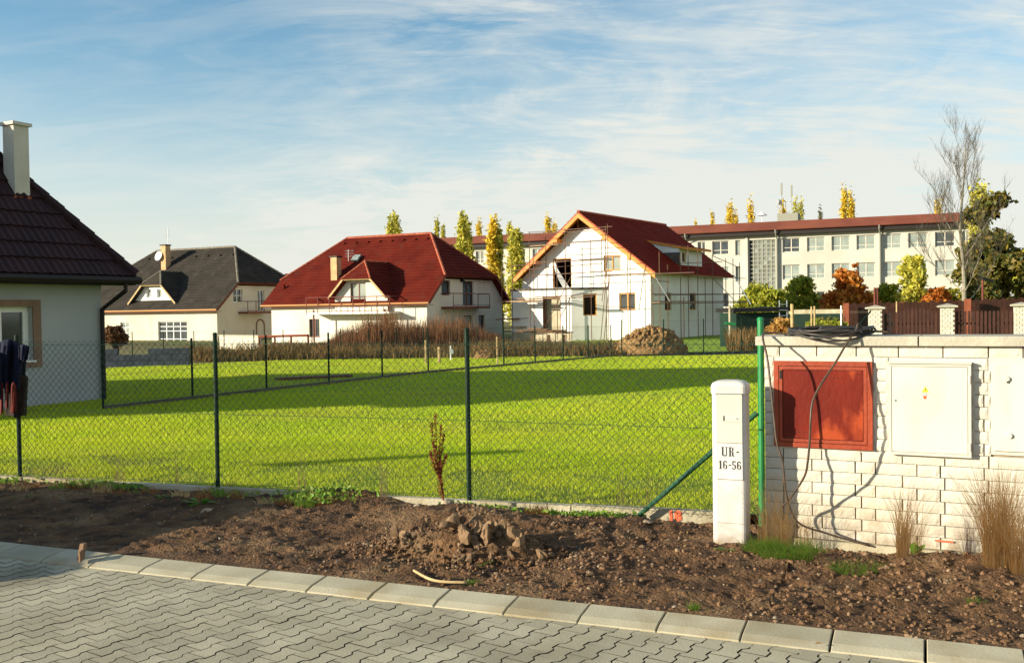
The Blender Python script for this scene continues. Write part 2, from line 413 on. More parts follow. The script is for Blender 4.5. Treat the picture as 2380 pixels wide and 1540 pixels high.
lawn = bpy.data.objects.new('lawn', me); col.objects.link(lawn); lawn['kind'] = 'structure'
def lz(x, y): return base_z(y) + .012*noise.noise(Vector((x*.4, y*.4, 0)))
grid_mesh('grass_field', [4+1.5*i for i in range(40)], [39.6+1.5*i for i in range(24)], lambda x, y: base_z(y)+.02, MT['field_grass'])

# grass blades
def blades(n, y0, y1, h, w, seed, xlim=1.0):
    r = np.random.default_rng(seed)
    y = y0 + (y1-y0)*r.random(n); x = (r.random(n)*2-1)*(y*.56+.5)
    fy = FE0.y + (x-FE0.x)*(FEd.y/FEd.x) + .1
    ok = (y > fy)
    far = np.array([lawn_far(a) for a in x]); ok &= (y < far)
    # bare patches near the footing
    d = y-fy
    nz = np.array([noise.noise(Vector((a*1.7, b*1.7, 2))) for a, b in zip(x, y)])
    ok &= ~((d < 1.5) & (nz > .05) & (r.random(n) < .7))
    x, y, d, nz = x[ok], y[ok], d[ok], nz[ok]; m = len(x)
    z = np.array([base_z(b) for b in y]) - .005
    hh = h*(.6+.8*r.random(m)); a = r.random(m)*6.283; lean = .5*(r.random(m)-.3)*hh; la = r.random(m)*6.283
    ww = w*(.6+.8*r.random(m))
    v = np.empty((m, 3, 3))
    v[:, 0] = np.stack([x-np.cos(a)*ww, y-np.sin(a)*ww, z], 1)
    v[:, 1] = np.stack([x+np.cos(a)*ww, y+np.sin(a)*ww, z], 1)
    v[:, 2] = np.stack([x+np.cos(la)*lean, y+np.sin(la)*lean, z+hh], 1)
    dry = np.clip(1-d/2.2, 0, 1)*.6*(r.random(m)) + .12*r.random(m) + np.clip(nz, 0, 1)*.3
    dry = np.clip(dry, 0, 1)
    return v.reshape(-1, 3), np.repeat(dry, 3)
bl = [blades(330000, 7.4, 13, .032, .0032, 1), blades(210000, 12.5, 20, .036, .0055, 2), blades(300000, 19.5, 41, .040, .008, 3)]
grass = npmesh('grass', np.concatenate([b[0] for b in bl]), 3, 3, MT['blade'], attr=np.concatenate([b[1] for b in bl]))
tag(grass, 'short bright green lawn grass behind the green mesh fence', 'grass', kind='stuff')

# ------------------------------------------------------------------ soil strip
SN, TN = 800, 150
sv = []; sf = []
for i in range(SN):
    s = -7.0 + 15.2*i/(SN-1)
    q0 = K0 + Ku*s
    # far side: fence footing or wall
    tf = None
    a = FEd.cross(q0-FE0); tF = (FE0-q0).dot(FEn)/Kn.dot(FEn) + .02
    tW = (WA-q0).dot(Wn)/Kn.dot(Wn) + .1
    tmax = tF if q0.x + Kn.x*1.2 < 1.75 else tW
    tmax = max(tmax, .35)
    for j in range(TN):
        t = -.03 + (tmax+.03)*j/(TN-1); p = q0 + Kn*t
        h = soil_h(p.x, p.y) if t > 0 else .0
        sv.append((p.x, p.y, h))
for i in range(SN-1):
    for j in range(TN-1):
        a = i*TN+j; sf.append((a, a+TN, a+TN+1, a+1))
me = bpy.data.meshes.new('soil_strip'); me.from_pydata(sv, [], sf); me.materials.append(MT['soil'])
me.polygons.foreach_set('use_smooth', [True]*len(me.polygons))
o = bpy.data.objects.new('soil_strip', me); col.objects.link(o); o['kind'] = 'structure'

def rock_mesh(name, seed, mt, sub=2, rough=.28):
    import bmesh
    bm = bmesh.new(); bmesh.ops.create_icosphere(bm, subdivisions=sub, radius=1)
    for v in bm.verts:
        q = v.co.copy(); k = 1 + rough*noise.noise(q*1.3+Vector((seed*7.3, 0, 0))) + rough*.5*noise.noise(q*3+Vector((0, seed*3.1, 0)))
        v.co = q*k
        for ax in (Vector((.8, .3, .5)).normalized(), Vector((-.4, .8, .3)).normalized(), Vector((.2, -.7, .6)).normalized()):
            ax = Matrix.Rotation(seed*1.7, 3, 'Z') @ ax; d = v.co.dot(ax)
            if d > .72: v.co -= ax*(d-.72)
    me = bpy.data.meshes.new(name); bm.to_mesh(me); bm.free(); me.materials.append(mt); return me
def scatter_rocks(name, n, pos, size, mt, label, cat, seed):
    r = random.Random(seed); protos = [rock_mesh('tmp', k+seed, mt, 1, .35) for k in range(5)]
    V = []; 
    data = [(np.array([v.co[:] for v in p.vertices]), np.array([list(f.vertices) for f in p.polygons])) for p in protos]
    for k in range(n):
        q = pos(r)
        if q is None: continue
        v, f = data[k % 5]; sc = size(r)
        A = np.array(Matrix.Rotation(r.random()*6.28, 3, 'Z') @ Matrix.Rotation(r.random()*6.28, 3, 'X'))
        vv = (v*np.array([1, r.uniform(.6, 1), r.uniform(.5, .9)])*sc) @ A.T + np.array(q)
        V.append(vv[f].reshape(-1, 3))
    for p in protos: bpy.data.meshes.remove(p)
    return tag(npmesh(name, np.concatenate(V), 3, 3, mt), label, cat, kind='stuff')
def on_soil(r, smin=-3, smax=7, tmax=None, sink=.3):
    s = r.uniform(smin, smax); q0 = K0+Ku*s
    tF = (FE0-q0).dot(FEn)/Kn.dot(FEn) - .06; tW = (WA-q0).dot(Wn)/Kn.dot(Wn) - .03
    tm = tF if q0.x+Kn.x*1.2 < 1.72 else tW
    t = r.uniform(.02, max(tm, .1)); p = q0+Kn*t
    return (p.x, p.y, soil_h(p.x, p.y))
def clod_pos(r):
    for _ in range(8):
        q = on_soil(r)
        d = noise.noise(Vector((q[0]*1.6, q[1]*1.6, 7)))
        s = (Vector((q[0], q[1], 0))-K0).dot(Ku)
        dens = .12 + .5*max(0, min(1, (s-1.2)/1.5)) + d*.6
        if r.random() < dens: return q
    return None
scatter_rocks('clods', 6500, clod_pos, lambda r: .005+.019*r.random()**2.4, MT['clod'], 'small clods of brown earth scattered over the bare soil', 'earth clods', 1)
scatter_rocks('pebbles', 260, lambda r: on_soil(r), lambda r: .004+.012*r.random()**3, MT['pale_stone'], 'pale pebbles lying on the brown soil strip', 'pebbles', 11)

# ------------------------------------------------------------------ pavement and kerb
pave = tag(thing('pavement', None, None, (0, 5, 0)), kind='structure')
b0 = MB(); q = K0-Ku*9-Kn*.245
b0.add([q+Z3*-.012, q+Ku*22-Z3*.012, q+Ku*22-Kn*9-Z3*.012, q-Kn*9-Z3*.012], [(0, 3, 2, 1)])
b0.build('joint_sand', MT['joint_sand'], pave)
PM, PT_ = dirv(54.5), dirv(-35.5)
A_ = .172
def paver_poly(g=.0042):
    side = [(.03, 0), (.060, 0), (.084, .024), (.148, .024), (.172, 0), (.202, 0)]
    wdt = .1147; s0 = side
    left = [(a, b+g) for a, b in s0]; left[0] = (.0318, g); left[-1] = (.2002, g)
    dx = wdt
    right = [(a, b+wdt-g) for a, b in s0]; right[0] = (.03+g, wdt-g); right[-1] = (.202-g, wdt-g)
    # shear: the next row is shifted along, so the right side path is the left path moved by (.111,.1147)
    sh = .111
    # path of the right side between the same ends: shifted periodic profile
    def prof(x):
        x = (x-sh) % A_
        if x < .06: return 0
        if x < .084: return (x-.06)
        if x < .148: return .024
        return .024-(x-.148)
    xsr = sorted(set([.0318, .2002] + [v for k in (-2, -1, 0, 1, 2) for v in (k*A_+sh+.06, k*A_+sh+.084, k*A_+sh+.148, k*A_+sh+.172) if .034 < v < .198]))
    right = [(x, wdt-g+prof(x)) for x in xsr]
    return left + right[::-1]
pp = paver_poly()
def paver_mesh():
    K = len(pp); c = np.mean(pp, 0); top = []; mid = []; bot = []
    for a, b in pp:
        w = PM*(a) + PT_*(b); ctr = PM*c[0]+PT_*c[1]; d = (ctr-w); d.normalize()
        mid.append(w - Z3*.0012 - ctr); top.append(w + d*.0012 - ctr); bot.append(w-Z3*.02 - ctr)
    m = MB(); 
    tri = tessellate_polygon([[Vector((p.x, p.y, 0)) for p in top]])
    def up(t):
        a, b, c_ = (top[i] for i in t); return t if (b-a).cross(c_-a).z > 0 else t[::-1]
    m.add(top+mid+bot, [tuple(up(t)) for t in tri])
    # orientation of ring
    area = sum(top[i].x*top[(i+1) % K].y-top[(i+1) % K].x*top[i].y for i in range(K))
    fs = []
    for i in range(K):
        j = (i+1) % K
        f1 = (i, K+i, K+j, j); f2 = (K+i, 2*K+i, 2*K+j, K+j)
        fs += [f1 if area > 0 else f1[::-1], f2 if area > 0 else f2[::-1]]
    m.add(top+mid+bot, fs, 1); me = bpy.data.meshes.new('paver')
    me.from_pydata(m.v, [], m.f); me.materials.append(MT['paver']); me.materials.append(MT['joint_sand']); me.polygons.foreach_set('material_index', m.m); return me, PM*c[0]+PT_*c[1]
pme, pctr = paver_mesh()
org = G(1112.8, 1495, 0); La = PM*A_; Lb = PM*.111+PT_*.1147
cands = []
for i in range(-70, 70):
    for j in range(-75, 75):
        c = org + La*i + Lb*j + pctr
        t = (c-K0).dot(Kn)+.245; s = (c-K0).dot(Ku)
        if t > .10 or t < -4 or s < -3.5 or s > 9 or c.y < 1.5: continue
        d = c-CP; zf = d.dot(Fv); pxx = W2+FOC*d.dot(Rt)/zf; pyy = H2-FOC*d.dot(Up)/zf
        cands.append((not (-20 < pxx < 2400 and pyy < 1550), d.length, c))
cands.sort(key=lambda a: (a[0], a[1]))
rr = random.Random(4)
pav_v = [v.co.copy() for v in pme.vertices]; pav_f = [tuple(f.vertices) for f in pme.polygons]; pav_m = [f.material_index for f in pme.polygons]
rest = MB()
nseen = sum(1 for c in cands if not c[0])
for k, (o_, dist, c) in enumerate(cands):
    dz = rr.uniform(-.0015, .0012)
    if not o_ and k < 300:
        ob = link_mesh('paver', pme, pave, c+Z3*dz, (rr.uniform(-.008, .008), rr.uniform(-.008, .008), rr.uniform(-.006, .006)))
    elif t > -9:
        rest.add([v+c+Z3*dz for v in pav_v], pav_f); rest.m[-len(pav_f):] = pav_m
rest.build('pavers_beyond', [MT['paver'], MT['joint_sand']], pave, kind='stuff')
print('pavers in view', nseen, 'all', len(cands))
# cut pavers: a thin cement band between the pavers and the kerb stones
b0 = MB(); q = K0-Ku*9-Kn*.243
b0.box(q-Kn*.045-Z3*.014, Ku*20, Kn*.045, Z3*.0128); b0.build('edge_band', MT['kerb'], pave)
kerb = tag(thing('kerb', None, None, K0), kind='structure')
for k in range(-7, 16):
    g = .006 + .004*rr.random(); s0 = k*KL+g; s1 = (k+1)*KL-g*.5
    prof = [(0, -.05), (0, .040), (-.008, .044), (-.17, .026), (-.232, .008), (-.24, -.05)]
    def kp(s, c): return K0+Ku*s+Kn*c[0]+Z3*c[1]
    m = MB(); n_ = len(prof); b_ = .004
    ringA = [kp(s0, c) - (Z3*.004 if c[1] > 0 else Z3*0) for c in prof]; ringB = [kp(s0+b_, c) for c in prof]
    ringC = [kp(s1-b_, c) for c in prof]; ringD = [kp(s1, c) - (Z3*.004 if c[1] > 0 else Z3*0) for c in prof]
    vs_ = ringA+ringB+ringC+ringD; fs = []
    for a in range(3):
        for i in range(n_-1): fs.append((a*n_+i, a*n_+i+1, (a+1)*n_+i+1, (a+1)*n_+i)[::-1])
    fs.append(tuple(range(n_))); fs.append(tuple(3*n_+i for i in range(n_))[::-1])
    m.add(vs_, fs)
    ctr = K0+Ku*(s0+s1)/2-Kn*.12
    ob = m.build('kerb_stone', MT['kerb'], kerb, loc=ctr)
    ob.rotation_euler = (rr.uniform(-.006, .006), rr.uniform(-.006, .006), rr.uniform(-.004, .004))

# ------------------------------------------------------------------ mesh fences
def chain_mesh(p0, u, length, zb, zt, step, r, off_n=Vector((0, 0, 0)), seg=True, phase=0.0):
    """woven diamond wire mesh between p0 and p0+u*length"""
    m = MB(); H = zt-zb; h = step/2; n = Vector((-u.y, u.x, 0))
    ncol = int(length/h)
    lines = []
    for sgn in (1, -1):
        k = -int(H/h)-1
        for k in range(-int(H/h)-2, ncol+int(H/h)+2):
            x0 = k*h*1.0
            # line: x = x0*... spacing step between same-handed wires
            if k % 2: continue
            pts = []
            nn = int(round(H/h))
            for i in range(nn+1):
                x = (k*h + (i*h if sgn > 0 else (nn-i)*h)) + phase
                if x < 0 or x > length: 
                    if pts: break
                    continue
                w = (.0022 if (i+k//1) % 2 else -.0022)*sgn if seg else 0
                pts.append(p0 + u*x + off_n + n*w + Z3*(zb+i*h))
            if len(pts) >= 2:
                if not seg: pts = [pts[0], pts[-1]]
                m.tube(pts, r, 3, cap=False)
    return m
def fence_post(p, zb, zt, r, parent, mt, name='fence_post', n=10):
    m = MB(); m.tube([p+Z3*zb, p+Z3*zt], r, n); m.tube([p+Z3*zt, p+Z3*(zt+.012), p+Z3*(zt+.02)], r*1.18, n, r2=r*.7)
    return m.build(name, mt, parent, smooth=False)
fence = thing('mesh_fence', 'near green chain link fence on a concrete footing in front of the lawn', 'fence', FE0+FEd*4+Z3*.1)
sp = 2.40
posts = [FE0+FEd*(hitx(FE0, FEd, px)) for px in (47, 507, 1091)]
posts = [posts[0]-FEd*sp] + posts
pend = Vector((1.862, 7.46, 0))
tops = [1.5, 1.5, 1.51, 1.535]
for p, t_ in zip(posts, tops):
    o_ = fence_post(p, .06, t_, .021, fence, MT['green_post'])
eps = fence_post(pend, .05, 1.60, .024, fence, MT['green_bright']); tag(eps, label='bright green end post')
runs = posts + [pend]
for a, b in zip(runs, runs[1:]):
    u = (b-a); ln = u.length; u.normalize()
    z1 = 1.455
    chain_mesh(a, u, ln, .115, z1,   .0707, .0020, Vector((u.y, -u.x, 0))*.024, phase=random.random()*.03).build('wire_mesh', MT['wire'], fence)
for z_ in (.14, .78, 1.42):
    m = MB(); m.tube([runs[0]+Z3*z_+FEn*-.027] + [p+Z3*(z_+random.uniform(-.006, .006)) - FEn*.027 for p in runs[1:]], .0021, 4)
    m.build('tension_wire', MT['wire'], fence)
# wire ties and clips on posts
for p in runs[1:]:
    for z_ in (.14, .78, 1.42):
        m = MB(); m.tube([p+Z3*z_-FEn*.03+FEd*.02, p+Z3*z_-FEn*.034, p+Z3*(z_+.006)-FEn*.03-FEd*.02], .003, 4); m.build('wire_tie', MT['wire'], fence)
# brace of the end post
m = MB(); ba = G(1487, 1222, .06); bb = Vector((1.83, 7.46, .90)); ba.y = 7.75; ba.x = ba.x*1.0
ba = Vector((.98, 7.84, .06)); m.tube([ba, bb], .019, 10); m.build('brace', MT['brace_green'], fence)
# footing slabs
fs0 = (runs[0]-FE0).dot(FEd)-1.5
k = 0; s_ = fs0
foot = thing('fence_footing', 'low pale concrete footing under the near mesh fence, partly buried in soil', 'footing', FE0+FEd*4)
while s_ < 7.0:
    ln = 2.4; e = min(s_+ln-.012, 7.04)
    m = MB(); q = FE0+FEd*s_+FEn*-.03
    dz = random.uniform(-.008, .008)
    m.box(q-Z3*.15, FEd*(e-s_), FEn*.075, Z3*(.25+dz)); m.build('footing_slab', MT['concrete'], foot); s_ += ln
# red sprayed numerals on the footing
def text(name, body, loc, u, nrm, size, mt, parent, bold=.0, ext=.0006, tilt=0):
    c = bpy.data.curves.new(name, 'FONT'); c.body = body; c.size = size; c.extrude = ext; c.offset = bold; c.align_x = 'CENTER'; c.align_y = 'CENTER'
    c.resolution_u = 3; c.space_line = .95
    tmp = bpy.data.objects.new('tmp', c); col.objects.link(tmp); bpy.context.view_layer.update()
    me = bpy.data.meshes.new_from_object(tmp.evaluated_get(bpy.context.evaluated_depsgraph_get())); bpy.data.objects.remove(tmp); me.materials.clear(); me.materials.append(mt)
    o = bpy.data.objects.new(name, me); col.objects.link(o); o.parent = parent
    z = nrm.normalized(); x = u.normalized(); y = z.cross(x)
    mm = Matrix((x, y, z)).transposed() @ Matrix.Rotation(tilt, 3, 'Z')
    o.matrix_world = mm.to_4x4(); o.rotation_euler = mm.to_euler(); o.location = Vector(loc)-off(parent); return o
sfp = hitx(FE0-FEn*.03, FEd, 1568); q = FE0-FEn*.034+FEd*sfp
text('painted_number', '18', q+Z3*.058, FEd, -FEn, .11, MT['spray_red'], foot, .006, tilt=.05)

# boundary fence behind the lawn (towards the left house)
def boundary_fence(name, label, A, B, n, h, r, mesh=True, step=.0707, footing=True, wr=.0012, group=None):
    t = thing(name, label, 'fence', (A+B)/2, group)
    u = B-A; ln = (Vector((u.x, u.y, 0))).length; uu = Vector((u.x, u.y, 0)).normalized(); nn = Vector((-uu.y, uu.x, 0))
    for k in range(n+1):
        p = A+(B-A)*k/n; p = Vector((p.x, p.y, 0)); z = base_z(p.y)
        m = MB(); m.tube([p+Z3*z, p+Z3*(z+h)], r, 6); m.build('fence_post', MT['green_post'], t)
    for kk in range(n):
        a = A+(B-A)*kk/n; b = A+(B-A)*(kk+1)/n; a.z = b.z = 0
        if mesh:
            zb = base_z(a.y)+.04; chain_mesh(a, uu, (b-a).length, zb, zb+h-.08, step, wr, seg=False).build('wire_mesh', MT['wire'], t)
    for z_ in (.1, h/2, h-.06):
        m = MB(); m.tube([Vector((p.x, p.y, base_z(p.y)+z_)) for p in [A+(B-A)*k/n for k in range(n+1)]], .0025, 3); m.build('tension_wire', MT['wire'], t)
    if footing:
        m = MB()
        for k in range(n):
            a = A+(B-A)*k/n; b = A+(B-A)*(k+1)/n
            m.box(Vector((a.x, a.y, base_z(a.y)-.15))-nn*.04, Vector((b.x-a.x, b.y-a.y, base_z(b.y)-base_z(a.y)))*.995, nn*.06, Z3*.215)
        m.build('footing', MT['grey_concrete'], t)
    return t
A2 = G(625, 908); B2 = G(1388, 831)
d2 = (B2-A2)/8
boundary_fence('boundary_fence', 'dark green wire fence running back from the left house to the dirt pile', A2-d2*1.95, B2+d2*.6, 11, 1.17, .022, True, .10)
A3 = G(470, 832); B3 = G(1420, 815)
boundary_fence('boundary_fence', 'thin wire fence before the brown thicket and the red roofed house', G(235, 838), G(1170, 818), 14, 1.15, .02, False, footing=False)
A4 = G(1445, 829); B4 = G(1790, 812)
boundary_fence('boundary_fence', 'green wire fence beside the dirt pile in front of the scaffolded house', A4, Vector((B4.x+3, B4.y-.6, 0)), 6, 1.35, .022, True, .12)

# ------------------------------------------------------------------ white brick wall with meter boxes
def ws(px): return hitx(WA, Wu, px)
def Wp(px, py, o_=0.0): return onplane(px, py, WA+Wn*o_, Wn)
WL = 2.3; zt_b = 1.425; zb_b = .075
wall = thing('brick_wall', 'low white brick wall with concrete coping holding the meter cabinets', 'wall', WA+Wu*1)
def wpt(s, o_, z): return WA+Wu*s+Wn*o_+Z3*z
boxes = []
def wrect(x0, x1, y0, y1):
    xm = (x0+x1)/2; ym = (y0+y1)/2
    a = Wp(x0, ym); b = Wp(x1, ym); t_ = Wp(xm, y0); c = Wp(xm, y1)
    return ((a-WA).dot(Wu), (b-WA).dot(Wu), c.z, t_.z)
ra = wrect(1801, 2029, 839, 1040); rb = wrect(2067, 2258, 844, 1057); rc = wrect(2305, 2500, 845, 1053)
rc = (rc[0], rc[0]+.62, rc[2], rc[3])
holes = [ra, rb, rc]
m = MB(); m.box(wpt(.002, -.28, -.05), Wu*(WL-.004), Wn*.266, Z3*(zt_b+.05)); m.build('wall_core', MT['mortar'], wall)
m = MB(); m.box(wpt(-.03, -.30, -.12), Wu*(WL+.03), Wn*.325, Z3*.19); m.build('wall_footing', MT['concrete'], wall)
# coping
xs_ = 0
m = MB(); 
for (a, b) in ((-.05, 1.02), (1.03, 2.35)):
    m = MB(); q = wpt(a, -.33, zt_b+.002)
    pr = [(-.33, .0), (.045, .0), (.045, .052), (.035, .062), (-.32, .066), (-.33, .056)]
    n_ = len(pr); A0 = [wpt(a, c, zt_b+d) for c, d in pr]; B0 = [wpt(b, c, zt_b+d) for c, d in pr]
    m.add(A0+B0, [(i, (i+1) % n_, n_+(i+1) % n_, n_+i) for i in range(n_)] + [tuple(range(n_))[::-1], tuple(n_+i for i in range(n_))])
    m.build('coping', MT['cap_concrete'], wall)
rows = 17; rh = (zt_b-zb_b)/rows
def brick_proto(k):
    """unit brick: x 0..1 scaled later in x only, split rough face"""
    nx, nz = 6, 3; v = []; f = []
    for j in range(nz+1):
        for i in range(nx+1):
            x = i/nx; z = j/nz; e = (i in (0, nx)) or (j in (0, nz))
            d = 0 if e else .0015+.002*noise.noise(Vector((x*4+k*9, z*3, k)))
            v.append((x, -.0+(-.010 if e else -.013-d), z))
    for j in range(nz):
        for i in range(nx): a = j*(nx+1)+i; f.append((a, a+1, a+nx+2, a+nx+1))
    b = len(v); ring = [i for i in range(nx+1)] + [(j)*(nx+1)+nx for j in range(1, nz+1)] + [nz*(nx+1)+i for i in range(nx-1, -1, -1)] + [j*(nx+1) for j in range(nz-1, 0, -1)]
    for r_ in ring: x, y, z = v[r_]; v.append((x, .02, z))
    K = len(ring)
    for i in range(K): f.append((ring[i], b+i, b+(i+1) % K, ring[(i+1) % K]))
    me = bpy.data.meshes.new('brick'); me.from_pydata(v, [], f); me.materials.append(MT['white_brick']); return me
bp = [brick_proto(k) for k in range(6)]
wang = math.atan2(Wu.y, Wu.x)
rb_ = random.Random(3)
FB = .262; HB = FB/2
for r_ in range(rows):
    z0 = zb_b+r_*rh+.002; hgt = rh-.0042
    xs_ = []
    if r_ % 2: x = -.13; pat = [FB]*12
    else: x = 0; pat = [HB, FB*.75, FB*1.1, HB, FB, HB*1.1, FB, FB*.9, HB, FB, FB, FB]
    if r_ == rows-1: pat = [.11, .255, .262, .27, .275, .27, .2, .27, .27, .27]; x = 0
    ivs = []
    for w_ in pat:
        a = max(x, 0); b = min(x+w_, WL); x += w_
        if b-a > .01: ivs.append([a, b])
    zc_ = z0+hgt/2
    out_ = []
    for a, b in ivs:
        segs = [(a, b)]
        for h_ in holes:
            if h_[2]-rh*.35 < zc_ < h_[3]+rh*.35:
                ns = []
                for c, d in segs:
                    if d <= h_[0] or c >= h_[1]: ns.append((c, d)); continue
                    if c < h_[0]: ns.append((c, h_[0]-.002))
                    if d > h_[1]: ns.append((h_[1]+.002, d))
                segs = ns
        out_ += [s for s in segs if s[1]-s[0] > .018]
    for a, b in out_:
        g = .009
        ob = link_mesh('brick', bp[rb_.randrange(6)], wall, wpt(a+g/2, rb_.uniform(-.004, .004)-.01, z0), (0, 0, wang), (b-a-g, 1, hgt))
# filler band round the cabinets, in mortar
m = MB()
for h_ in holes:
    m.box(wpt(h_[0]-.02, -.02, h_[2]-.02), Wu*(h_[1]-h_[0]+.04), Wn*.018, Z3*(h_[3]-h_[2]+.055))
m.build('plaster_surround', MT['cream_metal'], wall)
# red sprayed stroke
m = MB(); q = Wp(2195, 1257, .012); m.box(q-Wu*.06-Z3*.006, Wu*.115, Wn*.0015, Z3*.012); m.build('red_mark', MT['spray_red'], wall)

def frame_bars(m, s0, s1, z0, z1, w, o0, o1, mt=0):
    for (a, b, c, d) in ((s0, s1, z0, z0+w), (s0, s1, z1-w, z1), (s0, s0+w, z0+w, z1-w), (s1-w, s1, z0+w, z1-w)):
        m.box(wpt(a, o0, c), Wu*(b-a), Wn*(o1-o0), Z3*(d-c), mt)
# red cabinet
s0, s1, z0, z1 = ra
cab = thing('meter_cabinet', 'rusty red metal meter cabinet at the left end of the white wall', 'cabinet', wpt((s0+s1)/2, 0, z0), 'meter cabinets')
m = MB(); m.box(wpt(s0+.01, -.15, z0+.01), Wu*(s1-s0-.02), Wn*.14, Z3*(z1-z0-.02)); m.build('cabinet_back', MT['red_paint'], cab)
m = MB(); frame_bars(m, s0, s1, z0, z1, .032, -.02, .030); m.build('outer_frame', MT['red_frame'], cab)
m = MB(); frame_bars(m, s0+.036, s1-.036, z0+.036, z1-.036, .022, -.02, .026); m.build('inner_frame', MT['red_frame'], cab)
dm = MB(); dm.box(wpt(s0+.062, -.01, z0+.062), Wu*(s1-s0-.124), Wn*.030, Z3*(z1-z0-.124)); door = dm.build('door', MT['red_paint'], cab)
m = MB()
for k in range(6):
    m.cbox(wpt(s0+.33+k*.026+.0, .0205, z1-.115), .006, .002, .006, Wu); m.cbox(wpt(s0+.12+k*.026, .0205, z0+.105), .006, .002, .006, Wu)
m.build('vent_hole', MT['black'], door)
m = MB(); m.box(wpt(s0+.040, .027, z1-.125), Wu*.014, Wn*.002, Z3*.06); m.build('hinge_slot', MT['black'], cab)
m = MB(); m.cbox(wpt(s1-.070, .021, z0+.27), .007, .003, .007, Wu); m.build('keyhole', MT['black'], door)
# white cabinet
s0, s1, z0, z1 = rb
cab = thing('meter_cabinet', 'white metal cabinet with yellow warning triangle in the middle of the wall', 'cabinet', wpt((s0+s1)/2, 0, z0), 'meter cabinets')
m = MB(); m.box(wpt(s0+.003, -.15, z0+.003), Wu*(s1-s0-.006), Wn*.185, Z3*(z1-z0-.006)); m.build('cabinet_body', MT['cream_metal'], cab)
m = MB(); frame_bars(m, s0, s1, z0, z1, .018, .0, .047); m.box(wpt(s0-.004, .0, z1), Wu*(s1-s0+.008), Wn*.062, Z3*.012); m.build('outer_frame', MT['cream_metal'], cab)
m = MB(); m.box(wpt(s0+.022, .03, z0+.022), Wu*(s1-s0-.044), Wn*.014, Z3*(z1-z0-.044)); door = m.build('door', MT['white_metal'], cab)
for zz in (z0+.07, z1-.10):
    m = MB(); m.tube([wpt(s1-.008, .052, zz-.025), wpt(s1-.008, .052, zz+.025)], .009, 8); m.build('hinge', MT['cream_metal'], cab)
cx = ws(2154); zt_ = zat(*(Wp(2154, 905, .045).xy), 905)
m = MB(); q = wpt(cx, .0452, zt_); m.add([q-Wu*.022-Z3*.018, q+Wu*.022-Z3*.018, q+Z3*.022], [(0, 1, 2)]); m.build('warning_triangle', MT['warn_yellow'], door)
m = MB(); m.box(wpt(cx-.002, .0454, zt_-.008), Wu*.004, Wn*.0005, Z3*.018); m.build('lightning_mark', MT['black'], door)
m = MB(); m.box(wpt(cx-.012, .0445, zt_-.062), Wu*.018, Wn*.001, Z3*.034); m.build('warning_label', MT['warn_red'], door)
m = MB(); m.box(wpt(cx-.009, .0447, zt_-.040), Wu*.012, Wn*.0012, Z3*.009); m.build('label_band', MT['white_paint'], door)
m = MB(); m.cbox(wpt(s0+.045, .045, z0+.36), .009, .003, .009, Wu); m.build('keyhole', MT['black'], door)
# right cabinet, flush door with two round caps
s0, s1, z0, z1 = rc
cab = thing('meter_cabinet', 'white cabinet door with two round lock covers at the right edge of the wall', 'cabinet', wpt((s0+s1)/2, 0, z0), 'meter cabinets')
m = MB(); m.box(wpt(s0+.003, -.15, z0+.003), Wu*(s1-s0-.006), Wn*.145, Z3*(z1-z0-.006)); m.build('cabinet_body', MT['black'], cab)
m = MB(); m.box(wpt(s0+.007, .0, z0+.007), Wu*(s1-s0-.014), Wn*.016, Z3*(z1-z0-.014)); door = m.build('door', MT['white_metal'], cab)
for (x_, y_) in ((2340, 880), (2346, 1012)):
    p = Wp(x_, y_, .016); m = MB(); m.tube([p, p+Wn*.012, p+Wn*.015], .018, 16, r2=.016); m.build('lock_cover', MT['white_metal'], door)
p = Wp(2342, 888, .02); m = MB(); m.tube([p, p+Wn*.006], .006, 10); m.build('keyhole', MT['black'], door)

# ------------------------------------------------------------------ cables
def smooth_pts(pts, k=6):
    pts = [Vector(p) for p in pts]; out = []
    for i in range(len(pts)-1):
        p0, p1, p2, p3 = pts[max(i-1, 0)], pts[i], pts[i+1], pts[min(i+2, len(pts)-1)]
        for j in range(k):
            t = j/k; out.append(.5*((2*p1)+(p2-p0)*t+(2*p0-5*p1+4*p2-p3)*t*t+(3*p1-p0-3*p2+p3)*t**3))
    out.append(pts[-1]); return out
coil = thing('cable_coil', 'flattened coil of black cable lying on top of the white wall', 'cable coil', wpt(.75, -.1, 1.5))
cc = (Wp(1822, 780, .0)+Wp(2022, 780, 0))/2; rc_ = random.Random(5)
crd = (Wp(2022, 780, 0)-Wp(1822, 780, 0)).length/2
for k in range(11):
    a0 = rc_.random()*6.28; ra_ = crd*(1-.05*k*rc_.random()); rb2 = .15+.06*rc_.random(); z_ = 1.495+.007+rc_.random()*.03
    c_ = cc - Wn*(.12) + Wu*rc_.uniform(-.03, .03); c_.z = 0
    pts = []
    for i in range(29):
        a = a0+i*2*math.pi/28
        frt = max(0, math.sin(a))     # loops hang a little over the front edge
        sag = .05*frt**3*(k % 3 == 0) if k < 6 else 0
        pts.append(c_+Wu*ra_*math.cos(a)+Wn*(rb2*math.sin(a) + (.08*frt if k % 3 == 0 else 0)) + Z3*(z_ + .012*math.sin(2*a+k) - sag + (.02*max(0, math.cos(a+1)))))
    m = MB(); m.tube(pts, .0065, 6); m.build('cable_loop', MT['cable'], coil, smooth=True)
m = MB(); 
for k in range(5):
    m.tube(smooth_pts([wpt((ws(1900)), -.06-.02*k, 1.515+.008*k), wpt(ws(1960), -.07-.015*k, 1.518+.008*k), wpt(ws(2015)+.004*k, -.05-.015*k, 1.515+.007*k)]), .010, 6)
m.build('cable_bundle', MT['black'], coil, smooth=True)
